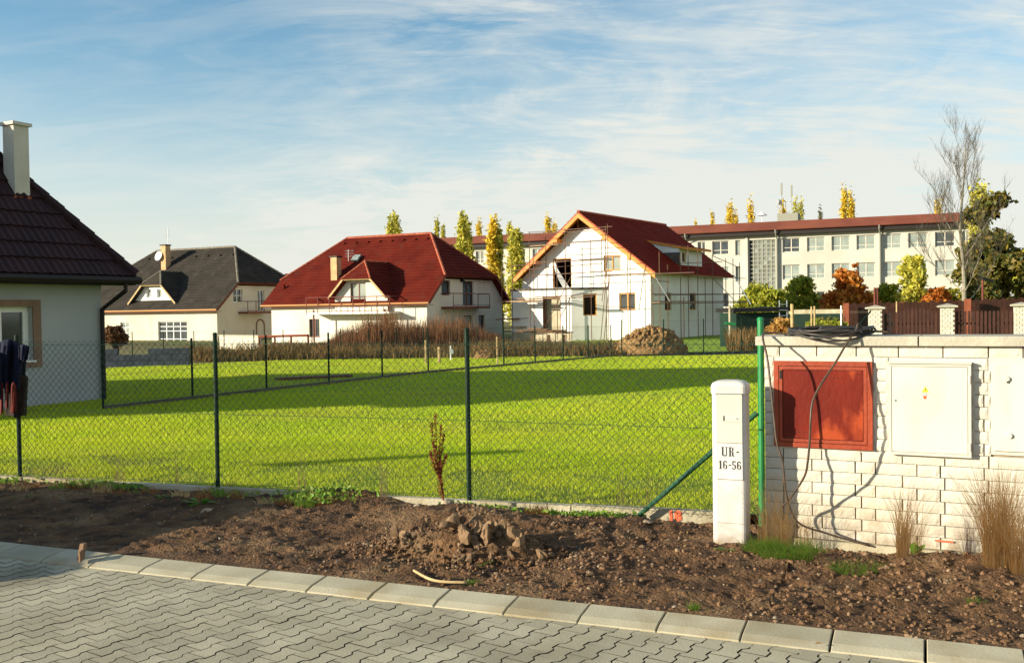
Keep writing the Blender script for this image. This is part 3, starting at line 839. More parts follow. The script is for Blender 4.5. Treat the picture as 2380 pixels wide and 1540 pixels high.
def cable(label, pts, r, mt):
    m = MB(); m.tube(smooth_pts([Wp(*p) for p in pts], 5), r, 6)
    q = Wp(*pts[len(pts)//2])
    return tag(m.build('cable', mt, None, smooth=True, loc=q), label, 'cable', 'cables hanging from the coil')
cable('brown cable hanging from the left corner of the wall top down to the grass',
      [(1900, 782, .0), (1840, 776, -.02), (1790, 773, .02), (1773, 781, .12), (1783, 830, .24), (1792, 903, .27), (1799, 969, .27), (1806, 1030, .27), (1819, 1073, .27), (1828, 1151, .25), (1854, 1212, .2), (1919, 1238, .12), (2023, 1268, .05)], .0075, MT['cable_brown'])
cable('cable hanging across the rusty red cabinet and looping to the ground',
      [(2070, 772, -.1), (2010, 766, -.05), (1995, 752, .02), (1990, 767, .06), (1972, 791, .12), (1940, 845, .22), (1905, 898, .32), (1888, 937, .38), (1884, 978, .40), (1882, 1023, .38), (1877, 1075, .35), (1868, 1110, .3), (1834, 1160, .24), (1815, 1182, .2), (1824, 1212, .18), (1858, 1225, .15)], .0075, MT['cable_brown'])
m = MB(); m.tube(smooth_pts([Wp(1992, 768, .03), Wp(2000, 752, -.02), Wp(2014, 735, -.06), Wp(2024, 722, -.1)]), .0055, 6)
tag(m.build('cable', MT['green_post'], None, True, loc=Wp(2000, 752, 0)), 'green cable end sticking up from the coil beside the pillar', 'cable', 'cables hanging from the coil')

# ------------------------------------------------------------------ white marker column
mk_p = Vector((1.527, 6.97, 0)); mka = -23
mu = dirv(mka); mn = Vector((mu.y, -mu.x, 0))       # mn to the camera
mark = thing('marker_column', 'white plastic cable distribution column marked UR- 16-56 beside the wall', 'utility column', mk_p+Z3*.03)
def rrect(w, d, r, n=4):
    pts = []
    for (cx_, cy_, a0) in ((w/2-r, d/2-r, 0), (-w/2+r, d/2-r, 90), (-w/2+r, -d/2+r, 180), (w/2-r, -d/2+r, 270)):
        for i in range(n+1):
            a = R(a0+90*i/n); pts.append((cx_+r*math.cos(a), cy_+r*math.sin(a)))
    return pts
def mpt(a, b, z): return mk_p+mu*a+mn*b+Z3*z
def rprism(m, w, d, r, levels):
    rings = []
    for z, k in levels: rings.append([mpt(x*k, y*k, z) for x, y in rrect(w, d, r)])
    K = len(rings[0]); vs_ = [q for rg in rings for q in rg]; fs = []
    for i in range(len(rings)-1):
        for j in range(K): fs.append((i*K+j, i*K+(j+1) % K, (i+1)*K+(j+1) % K, (i+1)*K+j)[::-1])
    fs.append(tuple(range(K))); fs.append(tuple((len(rings)-1)*K+j for j in range(K))[::-1])
    m.add(vs_, fs)
MWd, MDp = .240, .175
m = MB(); rprism(m, MWd, MDp, .035, [(-.05, 1), (1.115, 1)]); m.build('column_body', MT['marker_white'], mark)
m = MB(); rprism(m, MWd+.014, MDp+.014, .04, [(1.10, 1), (1.145, 1), (1.155, .985), (1.172, .90), (1.183, .72), (1.189, .45), (1.191, .1)]); m.build('column_cap', MT['marker_white'], mark, smooth=False)
m = MB(); m.box(mpt(-.082, MDp/2-.002, .76), mu*.176, mn*.008, Z3*.335); pd = m.build('door_panel', MT['cream_metal'], mark)
m = MB(); m.box(mpt(-.082, MDp/2-.002, .505), mu*.176, mn*.005, Z3*.25); pn = m.build('number_panel', MT['marker_white'], mark)
m = MB(); m.box(mpt(-.03, MDp/2+.005, .905), mu*.125, mn*.006, Z3*.045); m.build('lock_plate', MT['white_metal'], pd)
m = MB(); m.box(mpt(-.034, MDp/2+.005, .910), mu*.010, mn*.0065, Z3*.036); m.build('lock_gap', MT['black'], pd)
m = MB(); m.tube([mpt(.06, MDp/2+.010, .928), mpt(.06, MDp/2+.0135, .928)], .008, 12); m.build('lock_button', MT['pole_grey'], pd)
m = MB(); m.box(mpt(-.088, MDp/2-.001, 1.092), mu*.19, mn*.004, Z3*.008); m.build('cap_gap', MT['black'], mark)
m = MB()
for z_ in (.20, .76, .505): m.box(mpt(-.084, MDp/2-.001, z_-.003), mu*.18, mn*.0065 if z_ != .20 else mn*.0018, Z3*.003)
m.build('seam', MT['mortar'], mark)
# stencilled serif lettering built from strokes
LET = {
 'U': [(0,.08,.22,1),(.62,.08,.74,1),(-.06,.93,.30,1),(.50,.93,.84,1),(.1,0,.64,.12)],
 'R': [(.08,0,.30,1),(-.02,0,.40,.07),(-.02,.93,.5,1),(.50,.58,.68,.93),(.3,.47,.56,.56),(.48,.05,.68,.47),(.62,0,.82,.08)],
 '-': [(.1,.42,.5,.55)],
 '1': [(.22,0,.46,1),(.08,0,.60,.07),(.08,.80,.22,.88)],
 '6': [(0,.1,.2,.88),(.2,0,.5,.09),(.46,.08,.64,.48),(.2,.48,.5,.57),(.15,.88,.5,1),(.46,.76,.60,.9)],
 '5': [(.05,.5,.2,1),(.05,.86,.6,1),(.15,.50,.46,.6),(.42,.12,.62,.52),(.12,0,.46,.1),(0,.08,.14,.24)],
}
def letters(word, cx_, z_, h_, gap=.22):
    adv = {'U': .8, 'R': .82, '-': .5, '1': .62, '6': .66, '5': .66}
    W_ = sum(adv[c]+gap for c in word)-gap; x = cx_-W_*h_*.5*.72
    for c in word:
        m = MB()
        for k_, (a, b, c2_, d) in enumerate(LET[c]):
            m.box(mpt(x+a*h_*.72, MDp/2+.0032, z_+b*h_), mu*((c2_-a)*h_*.72), mn*(.0012+.0001*k_), Z3*((d-b)*h_))
        m.build('letter', MT['letter_ink'], pn); x += (adv[c]+gap)*h_*.72
letters('UR-', .012, .665, .064); letters('16-56', .006, .575, .058, .16)

# ------------------------------------------------------------------ walls with openings
def wall_panel(name, mt, parent, o_, u, n, poly, holes=(), depth=.25):
    """poly and holes (x0,x1,z0,z1) in the plane through o_ with u to the right and n to the outside"""
    m = MB(); P3 = lambda x, z, d=0: o_+u*x+Z3*z-n*d
    outer = [Vector((x, z, 0)) for x, z in poly]
    hs_ = [[Vector((a, c, 0)), Vector((a, d, 0)), Vector((b, d, 0)), Vector((b, c, 0))] for a, b, c, d in holes]
    flat = [v for l_ in [outer]+hs_ for v in l_]
    tris = tessellate_polygon([outer]+hs_)
    vs_ = [P3(v.x, v.y) for v in flat]
    def fix(t):
        a, b, c = (vs_[i] for i in t); return tuple(t) if (b-a).cross(c-a).dot(n) > 0 else tuple(t)[::-1]
    m.add(vs_, [fix(t) for t in tris])
    for a, b, c, d in holes:
        q = [(a, c), (b, c), (b, d), (a, d)]
        v8 = [P3(x, z) for x, z in q]+[P3(x, z, depth) for x, z in q]
        m.add(v8, [(i, (i+1) % 4, 4+(i+1) % 4, 4+i)[::-1] for i in range(4)])
    return m.build(name, mt, parent)
def window(parent, o_, u, n, hole, fr='frame_white', gl='glass', mull=1, trans=(), fw=.06, rec=.12, sill=True, name='window', label=None):
    a, b, c, d = hole; m = MB(); B = lambda x0, x1, z0, z1, d0, d1: m.box(o_+u*x0+Z3*z0-n*d1, u*(x1-x0), n*(d1-d0), Z3*(z1-z0))
    B(a, b, c, c+fw, rec, rec+.06); B(a, b, d-fw, d, rec, rec+.06); B(a, a+fw, c+fw, d-fw, rec, rec+.06); B(b-fw, b, c+fw, d-fw, rec, rec+.06)
    xs_ = [a+fw+(b-a-2*fw)*k/(mull+1) for k in range(1, mull+1)]
    for x in xs_: B(x-fw*.6, x+fw*.6, c+fw, d-fw, rec-.004, rec+.056)
    for t in trans:
        z = c+(d-c)*t; B(a+fw, b-fw, z-fw*.4, z+fw*.4, rec+.006, rec+.05)
    w_ = m.build(name, MT[fr], parent)
    if label: w_['label'] = label
    g = MB(); g.box(o_+u*(a+.01)+Z3*(c+.01)-n*(rec+.045), u*(b-a-.02), n*.01, Z3*(d-c-.02)); g.build('pane', MT[gl], w_)
    if sill:
        s_ = MB(); s_.box(o_+u*(a-.04)+Z3*(c-.03)-n*rec, u*(b-a+.08), n*(rec+.04), Z3*.032); s_.build('sill', MT['frame_white' if fr == 'frame_white' else fr], w_)
    return w_
def tile_courses(m, poly, step, th=.03, lift=.0):
    """overlapping courses over a planar roof face"""
    poly = [Vector(p) for p in poly]; n = Vector((0, 0, 0))
    for i in range(len(poly)): n += poly[i].cross(poly[(i+1) % len(poly)])
    n.normalize()
    if n.z < 0: poly = poly[::-1]; n = -n
    h = Vector((-n.y, n.x, 0)).normalized(); upv = n.cross(h)
    if upv.z < 0: upv = -upv
    o_ = min(poly, key=lambda p: p.z)
    q = [((p-o_).dot(h), (p-o_).dot(upv)) for p in poly]
    ymax = max(b for a, b in q); k = 0
    def clip(ps, y, keep_above):
        r_ = []
        for i in range(len(ps)):
            A, B = ps[i], ps[(i+1) % len(ps)]
            ia = (A[1] >= y) == keep_above or abs(A[1]-y) < 1e-9; ib = (B[1] >= y) == keep_above or abs(B[1]-y) < 1e-9
            if ia: r_.append(A)
            if ia != ib and abs(B[1]-A[1]) > 1e-9:
                t = (y-A[1])/(B[1]-A[1]); r_.append((A[0]+(B[0]-A[0])*t, y))
        return r_
    y = 0
    while y < ymax-1e-4:
        ps = clip(clip(q, y, True), min(y+step, ymax), False)
        if len(ps) >= 3:
            top = [o_+h*a+upv*b+n*(lift+.006+th*(1-(b-y)/step)) for a, b in ps]
            bot = [o_+h*a+upv*b+n*(lift+.001) for a, b in ps]; K = len(ps)
            m.add(top+bot, [tuple(range(K))]+[(i, K+i, K+(i+1) % K, (i+1) % K) for i in range(K)])
        y += step
def ridge_caps(m, a, b, r, step=.35):
    a, b = Vector(a), Vector(b); ln = (b-a).length; n_ = max(1, int(ln/step)); u = (b-a)/n_
    for k in range(n_): m.tube([a+u*k, a+u*(k+1.06)], r*1.12, 7, r2=r*.92)

def halfhip_house(name, label, roofm, ridgem, wallm, Y0, pxs, ys_, ang, a_hip, Wd=None, ov=.5, group='white houses across the lawn'):
    """pxs: near corner, left corner, back corner; ys_: base, eave (roof edge), kink, ridge heights as seen at the near end"""
    u = dirv(ang); v = Vector((-u.y, u.x, 0)); nf = -v; ng = u
    p0 = P(pxs[0], 770, Y0); p0.z = 0
    Ln = hitx(p0, -u, pxs[1]); Wd = Wd or hitx(p0, v, pxs[2])
    zb = zat(p0.x, p0.y, ys_[0]); e = p0+u*0-v*ov; ze = zat(e.x, e.y, ys_[1])
    k_ = p0+u*ov+v*2; zk = zat(k_.x, k_.y, ys_[2]); rg = p0-u*a_hip+v*Wd/2; zr = zat(rg.x, rg.y, ys_[3])
    O = p0-u*Ln; T = lambda x, y, z: O+u*x+v*y+Z3*z
    t = thing(name, label, 'house', T(Ln/2, Wd/2, zb), group)
    tan = (zr-ze)/(Wd/2+ov); yk = -ov+(zk-ze)/tan
    front = [T(-ov, -ov, ze), T(Ln+ov, -ov, ze), T(Ln+ov, yk, zk), T(Ln-a_hip, Wd/2, zr), T(a_hip, Wd/2, zr), T(-ov, yk, zk)]
    back = [T(Ln+ov, Wd+ov, ze), T(-ov, Wd+ov, ze), T(-ov, Wd-yk, zk), T(a_hip, Wd/2, zr), T(Ln-a_hip, Wd/2, zr), T(Ln+ov, Wd-yk, zk)]
    hr_ = [T(Ln+ov, yk, zk), T(Ln+ov, Wd-yk, zk), T(Ln-a_hip, Wd/2, zr)]
    hl = [T(-ov, Wd-yk, zk), T(-ov, yk, zk), T(a_hip, Wd/2, zr)]
    m = MB()
    for f in (front, back, hr_, hl): m.slab(f, .16, 0, 1)
    rf = m.build('roof', [roofm, MT['fascia_brown']], t)
    m = MB()
    for f in (front, back, hr_, hl): tile_courses(m, f, .34, .035)
    m.build('roof_tiles', roofm, rf, kind='stuff')
    m = MB(); ridge_caps(m, T(a_hip, Wd/2, zr+.03), T(Ln-a_hip, Wd/2, zr+.03), .10)
    for (a, b) in ((T(Ln-a_hip, Wd/2, zr+.03), T(Ln+ov, yk, zk+.03)), (T(Ln-a_hip, Wd/2, zr+.03), T(Ln+ov, Wd-yk, zk+.03)), (T(a_hip, Wd/2, zr+.03), T(-ov, yk, zk+.03)), (T(a_hip, Wd/2, zr+.03), T(-ov, Wd-yk, zk+.03))):
        ridge_caps(m, a, b, .09)
    m.build('ridge_caps', ridgem, rf)
    m = MB(); m.tube([T(-ov, -ov-.07, ze-.06), T(Ln+ov, -ov-.07, ze-.06)], .07, 8); m.build('gutter', MT['gutter_copper'], t)
    # soffit
    m = MB(); m.box(T(-ov+.02, -ov+.02, ze-.20), u*(Ln+2*ov-.04), v*(ov+.05), Z3*.03); m.build('soffit', MT['fascia_brown'], t)
    wt = ze-.17
    zat_y = lambda y: ze + (y+ov)*tan - .22
    return dict(t=t, u=u, v=v, T=T, L=Ln, W=Wd, zb=zb, ze=ze, zk=zk, zr=zr, yk=yk, tan=tan, wt=wt, ov=ov, O=O, p0=p0, rf=rf, zy=zat_y, wm=wallm)
def gable_poly(h):
    W_, zb, zk = h['W'], h['zb'], h['zk']; zy = h['zy']; yk = (zk-.2-h['ze']+.22)/h['tan']-h['ov']
    return [(0, zb-.3), (W_, zb-.3), (W_, zy(0)), (W_-yk, zk-.2), (yk, zk-.2), (0, zy(0))]
def fpx(h, px): return hitx(h['O'], h['u'], px)          # x along the front wall
def gpx(h, px): return hitx(h['p0'], h['v'], px)         # y along the right gable wall
def fz(h, px, py): p = h['O']+h['u']*fpx(h, px); return zat(p.x, p.y, py)
def gzz(h, px, py): p = h['p0']+h['v']*gpx(h, px); return zat(p.x, p.y, py)
def fhole(h, x0, x1, y0, y1): return (fpx(h, x0), fpx(h, x1), fz(h, (x0+x1)/2, y1), fz(h, (x0+x1)/2, y0))
def ghole(h, x0, x1, y0, y1): return (gpx(h, x0), gpx(h, x1), gzz(h, (x0+x1)/2, y1), gzz(h, (x0+x1)/2, y0))
def dormer(h, pxl, pxr, py_low, pxa, py_a, py_k, yf, wallm, roofm, ridgem, holes_px, fr, gl, to_ground=False, ov=.45):
    """front dormer with a clipped gable; yf is its front plane behind the house front (0 = flush)"""
    u, v, T = h['u'], h['v'], h['T']; O = h['O']+v*(yf-ov)
    xl = hitx(O, u, pxl); xr = hitx(O, u, pxr); p = O+u*xl; z0 = zat(p.x, p.y, py_low)
    xc = (xl+xr)/2; w = (xr-xl)/2
    q = O+u*xc; zk = zat(q.x, q.y, py_k)
    qa = O+u*xc+v*1.1; zr = zat(qa.x, qa.y, py_a)
    sl = (zr-z0)/w; wk = w-(zk-z0)/sl
    yR = lambda z: (z-h['ze'])/h['tan']-h['ov']
    hd = 1.1
    ya = yf-ov
    Lf = [T(xc-w, ya, z0), T(xc-wk, ya, zk), T(xc, ya+hd, zr), T(xc, yR(zr)+.3, zr), T(xc-w, yR(z0)+.3, z0)]
    Rf = [T(xc+w, ya, z0), T(xc+wk, ya, zk), T(xc, ya+hd, zr), T(xc, yR(zr)+.3, zr), T(xc+w, yR(z0)+.3, z0)]
    Ff = [T(xc-wk, ya, zk), T(xc+wk, ya, zk), T(xc, ya+hd, zr)]
    m = MB()
    for f in (Lf, Rf, Ff): m.slab(f, .14, 0, 1)
    dr = m.build('dormer_roof', [roofm, MT['pale_wood']], h['t'])
    m = MB()
    for f in (Lf, Rf, Ff): tile_courses(m, f, .34, .03)
    m.build('roof_tiles', roofm, dr, kind='stuff')
    m = MB(); ridge_caps(m, T(xc, ya+hd, zr+.03), T(xc, yR(zr)+.2, zr+.03), .08)
    ridge_caps(m, T(xc, ya+hd, zr+.03), T(xc-wk, ya, zk+.03), .07); ridge_caps(m, T(xc, ya+hd, zr+.03), T(xc+wk, ya, zk+.03), .07)
    m.build('ridge_caps', ridgem, dr)
    # front wall
    ww = w-.25; base = (h['ze']-.8 if to_ground else z0)
    Of = h['O']+v*yf
    hol = [(hitx(Of, u, a), hitx(Of, u, b), zat(*(Of+u*hitx(Of, u, (a+b)/2)).xy, d), zat(*(Of+u*hitx(Of, u, (a+b)/2)).xy, c)) for a, b, c, d in holes_px]
    poly = [(xc-ww, base), (xc+ww, base), (xc+ww, z0+.05), (xc+wk-.05, zk-.12), (xc-wk+.05, zk-.12), (xc-ww, z0+.05)]
    wp = wall_panel('dormer_wall', wallm, h['t'], Of, u, -v, poly, hol, .2)
    for g_, ho in enumerate(hol): window(h['t'], Of, u, -v, ho, fr, gl, 1 if ho[1]-ho[0] > .8 else 0, (), .06)
    return dict(xc=xc, w=w, z0=z0, Of=Of)

def roofpt(h, px, py):
    """point where the picture ray meets the front roof plane"""
    a = h['T'](0, -h['ov'], h['ze']); n = h['u'].cross(h['v']+Z3*h['tan']); n.normalize(); return onplane(px, py, a, n)
# ---- house with dark roof
h1 = halfhip_house('house', 'white house with dark grey half hipped roof behind the left neighbour', MT['roof_dark'], MT['ridge_grey'], MT['plaster_cream'], 78, (505, 190, 640), (812, 718, 657, 574), -28, 3.2, Wd=11.0)
u, v, T, t = h1['u'], h1['v'], h1['T'], h1['t']
hw = [fhole(h1, 280, 301, 749, 788), fhole(h1, 368, 435, 747, 805)]
wall_panel('wall', MT['plaster_cream'], t, h1['O'], u, -v, [(0, h1['zb']-.3), (h1['L'], h1['zb']-.3), (h1['L'], h1['wt']), (0, h1['wt'])], hw)
window(t, h1['O'], u, -v, hw[0], 'frame_white', 'glass_pale', 1, (.35, .7))
window(t, h1['O'], u, -v, hw[1], 'frame_white', 'glass', 3, (.3, .62, .8), sill=False)
gh = [ghole(h1, 544, 565, 671, 702), ghole(h1, 601, 616, 674, 722), ]
wall_panel('wall', MT['plaster_cream'], t, h1['p0'], v, u, gable_poly(h1), gh)
window(t, h1['p0'], v, u, gh[0], 'frame_white', 'glass', 1, (.5,)); window(t, h1['p0'], v, u, gh[1], 'frame_white', 'glass', 1, (), sill=False)
wall_panel('wall', MT['plaster_cream'], t, h1['O']+v*h1['W'], -u, v, [(-h1['L'], h1['zb']-.3), (0, h1['zb']-.3), (0, h1['wt']), (-h1['L'], h1['wt'])])
wall_panel('wall', MT['plaster_cream'], t, h1['O']+v*h1['W'], -v, -u, gable_poly(h1))
yd1 = (roofpt(h1, 353, 699)-h1['O']).dot(h1['v'])
dormer(h1, 297, 409, 706, 377, 631, 662, yd1, MT['plaster_white'], MT['roof_dark'], MT['ridge_grey'], [(342, 353, 672, 692), (367, 378, 672, 692)], 'frame_white', 'glass_pale')
def balcony(h, y0_px, y1_px, ztop_px, zfl_px, depth, side='g', n=3):
    tt = h['t']
    if side == 'g': o_, uu, nn = h['p0'], h['v'], h['u']
    else: o_, uu, nn = h['O'], h['u'], -h['v']
    oo = o_+nn*depth
    a = hitx(oo, uu, y0_px); b = hitx(oo, uu, y1_px); pm = oo+uu*(a+b)/2; zt_ = zat(pm.x, pm.y, ztop_px); zf = zat(pm.x, pm.y, zfl_px)
    m = MB(); m.box(o_+uu*a+Z3*(zf-.14), uu*(b-a), nn*depth, Z3*.14); bs = m.build('balcony_slab', MT['fascia_brown'] if side == 'g' else MT['plaster_white'], tt)
    m = MB(); m.tube([o_+uu*a+Z3*zt_, oo+uu*a+Z3*zt_, oo+uu*b+Z3*zt_, o_+uu*b+Z3*zt_], .035, 6); m.build('hand_rail', MT['rail_metal'], bs)
    m = MB(); m.tube([oo+uu*a+Z3*(zf+.08), oo+uu*b+Z3*(zf+.08)], .025, 5)
    for k in range(n+1): q = oo+uu*(a+(b-a)*k/n); m.tube([q+Z3*(zf-.12), q+Z3*zt_], .028, 5)
    m.build('baluster', MT['rail_metal'], bs)
    return a, b, zf, zt_
balcony(h1, 577, 634, 700, 724, 1.0)
# niche under the balcony and arch
m = MB(); ya = gpx(h1, 597); 
hN = ghole(h1, 596, 614, 742, 790)
arc = [h1['p0']+u*.03+v*(hN[0]+(hN[1]-hN[0])*(.5-.5*math.cos(R(a))))+Z3*(hN[3]-.5+.5*math.sin(R(a))) for a in range(0, 181, 15)]
m.tube([h1['p0']+u*.03+v*hN[0]+Z3*(h1['zb'])]+arc+[h1['p0']+u*.03+v*hN[1]+Z3*(h1['zb'])], .06, 5); m.build('arch_moulding', MT['surround'], t)
def chimney(h, pxl, pxr, ytop, ybot, Yd, mt, sz, dishside=False, capm=None):
    tt = h['t']; p = P((pxl+pxr)/2, ytop, Yd); uu = h['u']; vv = h['v']; zb_ = P((pxl+pxr)/2, ybot, Yd).z-.9
    m = MB(); m.cbox((p.x, p.y, (p.z+zb_)/2), sz, sz, p.z-zb_, uu); c = m.build('chimney', mt, tt)
    m = MB(); m.cbox((p.x, p.y, p.z+.05), sz+.14, sz+.14, .1, uu); m.build('chimney_cap', capm or MT['fascia_dark'], c)
    return p, c
p, c = chimney(h1, 375, 394, 571, 631, roofpt(h1, 385, 622).y, MT['chimney_brick'], .55)
m = MB(); m.tube([p+v*.1+u*.2, p+v*.1+u*.2+Z3*1.5], .02, 5)
for k in range(4): m.tube([p+u*.2+v*.1+Z3*(.75+.2*k)-u*.25, p+u*.2+v*.1+Z3*(.75+.2*k)+u*.25], .012, 4)
m.build('antenna', MT['pole_grey'], c)
dd = p-u*.45-v*.3-Z3*.9; m = MB(); ax = Vector((-.5, -.8, .3)).normalized()
rings = []; a1 = ax.orthogonal().normalized(); a2 = ax.cross(a1)
m.tube([dd, dd+ax*.04, dd+ax*.10], .1, 18, r2=.42); m.tube([dd, p-Z3*.9], .03, 5); m.build('satellite_dish', MT['white_paint'], c)
m = MB()
for k in range(8): 
    q = T(h1['L']*(.2+.09*k), h1['W']/2-.9, 0); q.z = h1['zr']-.9*h1['tan']+.1; m.cbox(q, .22, .2, .12, u)
m.build('vent_tile', MT['roof_dark'], h1['rf'])
# ---- house with red roof
h2 = halfhip_house('house', 'white house with red half hipped tiled roof and long front balcony', MT['roof_red'], MT['ridge_red'], MT['plaster'], 67, (993, 632, 1169), (799, 702, 640, 543), -28, 3.0)
u, v, T, t = h2['u'], h2['v'], h2['T'], h2['t']
hw = [fhole(h2, 719, 743, 741, 782), fhole(h2, 975, 988, 722, 760)]
wall_panel('wall', MT['plaster'], t, h2['O'], u, -v, [(0, h2['zb']-.3), (h2['L'], h2['zb']-.3), (h2['L'], h2['wt']), (0, h2['wt'])], hw[:1])
window(t, h2['O'], u, -v, hw[0], 'frame_brown', 'glass', 1)
gh = [ghole(h2, 1028, 1048, 651, 686), ghole(h2, 1077, 1102, 653, 710), ghole(h2, 1078, 1098, 733, 775), ghole(h2, 1113, 1127, 732, 772)]
wall_panel('wall', MT['plaster'], t, h2['p0'], v, u, gable_poly(h2), gh)
for g_ in gh: window(t, h2['p0'], v, u, g_, 'frame_brown', 'glass' if g_ != gh[2] else 'curtain', 1 if g_ is gh[1] else 0, sill=False)
wall_panel('wall', MT['plaster'], t, h2['O']+v*h2['W'], -u, v, [(-h2['L'], h2['zb']-.3), (0, h2['zb']-.3), (0, h2['wt']), (-h2['L'], h2['wt'])])
wall_panel('wall', MT['plaster'], t, h2['O']+v*h2['W'], -v, -u, gable_poly(h2))
dd2 = dormer(h2, 762, 898, 692, 847, 608, 648, -.35, MT['plaster'], MT['roof_red'], MT['ridge_red'], [(816, 852, 657, 712)], 'frame_brown', 'glass_pale', to_ground=True, ov=.55)
balcony(h2, 713, 906, 690, 725, 1.25, 'f', 7); balcony(h2, 1055, 1139, 682, 712, 1.0, 'g', 3)
for px_ in (730, 895):
    m = MB(); q = h2['O']-v*1.1+u*hitx(h2['O']-v*1.1, u, px_); m.tube([Vector((q.x, q.y, h2['zb']-.2)), Vector((q.x, q.y, h2['zb']+2.4))], .06, 6); m.build('balcony_column', MT['rail_metal'], t)
p, c = chimney(h2, 771, 790, 598, 652, roofpt(h2, 780, 645).y, MT['chimney_brick'], .55)
q = roofpt(h2, 830, 608); m = MB(); n_ = (Z3-v*h2['tan']).normalized(); m.box(q-u*.4-v*.2, u*.6, (v+Z3*h2['tan'])*.5, n_*.14); m.build('roof_window', MT['glass_pale'], h2['rf'])
q = roofpt(h2, 810, 608); m = MB(); m.tube([q, q+Z3*.9], .03, 5)
for k in range(3): m.tube([q+Z3*(.4+.2*k)-u*.3, q+Z3*(.4+.2*k)+u*.5], .015, 4)
m.build('antenna', MT['pole_grey'], h2['rf'])
q = roofpt(h2, 660, 672); m = MB(); m.tube([q-Z3*.1, q+Z3*.35], .1, 8); m.build('vent_pipe', MT['roof_red'], h2['rf'])
m = MB()
for k in range(8):
    q = roofpt(h2, 799+27.5*k, 568-1.6*k); m.cbox(q+Z3*.08, .22, .2, .12, u)
m.build('vent_tile', MT['roof_red'], h2['rf'])
m = MB(); q = h2['p0']+v*gpx(h2, 1073)+u*.15; q.z = gzz(h2, 1073, 651); m.cbox(q, .22, .22, .25, u); m.build('wall_lamp', MT['black'], t)
# small red roof showing between the two houses
q = P(662, 634, 96); m = MB(); tt = thing('house', 'distant house of which only the red roof peak shows between two roofs', 'house', (q.x, q.y, .03), 'white houses across the lawn')
uu = dirv(-28); vv = Vector((-uu.y, uu.x, 0))
m.cbox((q.x, q.y+4, 1.4), 6, 7, 3.4, uu); m.build('wall', MT['plaster'], tt)
m = MB()
rx = [q-uu*3.3+Z3*0, q+uu*3.3+Z3*0]
zt0 = P(662, 631, 96).z
for sgn in (-1, 1):
    e0 = q-uu*3.4+vv*(4+sgn*4); e1 = q+uu*3.4+vv*(4+sgn*4); r0 = q-uu*3.4+vv*4; r1 = q+uu*3.4+vv*4
    m.slab([Vector((e0.x, e0.y, 2.9)), Vector((e1.x, e1.y, 2.9)), Vector((r1.x, r1.y, zt0)), Vector((r0.x, r0.y, zt0))], .15)
m.build('roof', MT['roof_red'], tt)

# ------------------------------------------------------------------ scaffolded house
u = dirv(-33); v = Vector((-u.y, u.x, 0)); Y0 = 66
p0 = P(1513, 770, Y0); p0.z = 0
LG = hitx(p0, -u, 1216); O = p0-u*LG; SW = hitx(p0, v, 1682); zb = zat(p0.x, p0.y, 789)
h3 = thing('house', 'unfinished white house with bright red roof wrapped in scaffolding', 'house', O+u*LG/2+v*SW/2+Z3*zb, 'white houses across the lawn')
vo = .75; V0 = O-v*vo
def vp(px, py): s = hitx(V0, u, px); q = V0+u*s; return s, zat(q.x, q.y, py)
sl, zl = vp(1195, 645); sa, za = vp(1347, 492); sr, zr_ = vp(1524, 632)
Tn = lambda x, y, z: O+u*x+v*y+Z3*z
rlen = None
q = Tn(sa, 0, 0); RL = hitx(q, v, 1547); 
RE = SW+.5
m = MB()
Lp = [Tn(sl, -vo, zl), Tn(sa, -vo, za), Tn(sa, RE, za), Tn(sl, RE, zl)]
Rp = [Tn(sa, -vo, za), Tn(sr, -vo, zr_), Tn(sr, RE, zr_), Tn(sa, RE, za)]
m.slab(Lp, .10, 0, 1); m.slab(Rp, .10, 0, 1); rf3 = m.build('roof', [MT['roof_bright'], MT['ridge_red']], h3)
m = MB(); tile_courses(m, Lp, .34, .03); tile_courses(m, Rp, .34, .03); m.build('roof_tiles', MT['roof_bright'], rf3, kind='stuff')
m = MB(); ridge_caps(m, Tn(sa, -vo, za+.02), Tn(sa, RE, za+.02), .10); m.build('ridge_caps', MT['ridge_red'], rf3)
# verge boards and purlin ends in orange wood
m = MB()
for (a, za_, b, zb_) in ((sl, zl, sa, za), (sa, za, sr, zr_)):
    A = Tn(a, -vo-.03, za_-.11); B = Tn(b, -vo-.03, zb_-.11)
    m.add([A, B, B-Z3*.30, A-Z3*.30, A+v*.05, B+v*.05, B+v*.05-Z3*.30, A+v*.05-Z3*.30], [(0, 3, 2, 1), (4, 5, 6, 7), (0, 1, 5, 4), (3, 7, 6, 2), (0, 4, 7, 3), (1, 2, 6, 5)])
m.build('verge_board', MT['orange_wood'], rf3)
m = MB()
for (a, za_, b, zb_) in ((sl, zl, sa, za), (sa, za, sr, zr_)):
    A = Tn(a, -vo+.03, za_-.13); B = Tn(b, -vo+.03, zb_-.13); m.add([A, B, B+v*(vo+.1), A+v*(vo+.1)], [(0, 1, 2, 3)])
m.build('soffit', MT['orange_wood'], rf3)
for fr_ in (.33, .66):
    for (a, za_, b, zb_) in ((sl, zl, sa, za), (sr, zr_, sa, za)):
        x = a+(b-a)*fr_; z = za_+(zb_-za_)*fr_-.45; m = MB(); m.box(Tn(x-.11, -vo-.02, z-.1), u*.22, v*(vo+.1), Z3*.26); m.build('purlin_end', MT['orange_wood'], rf3)
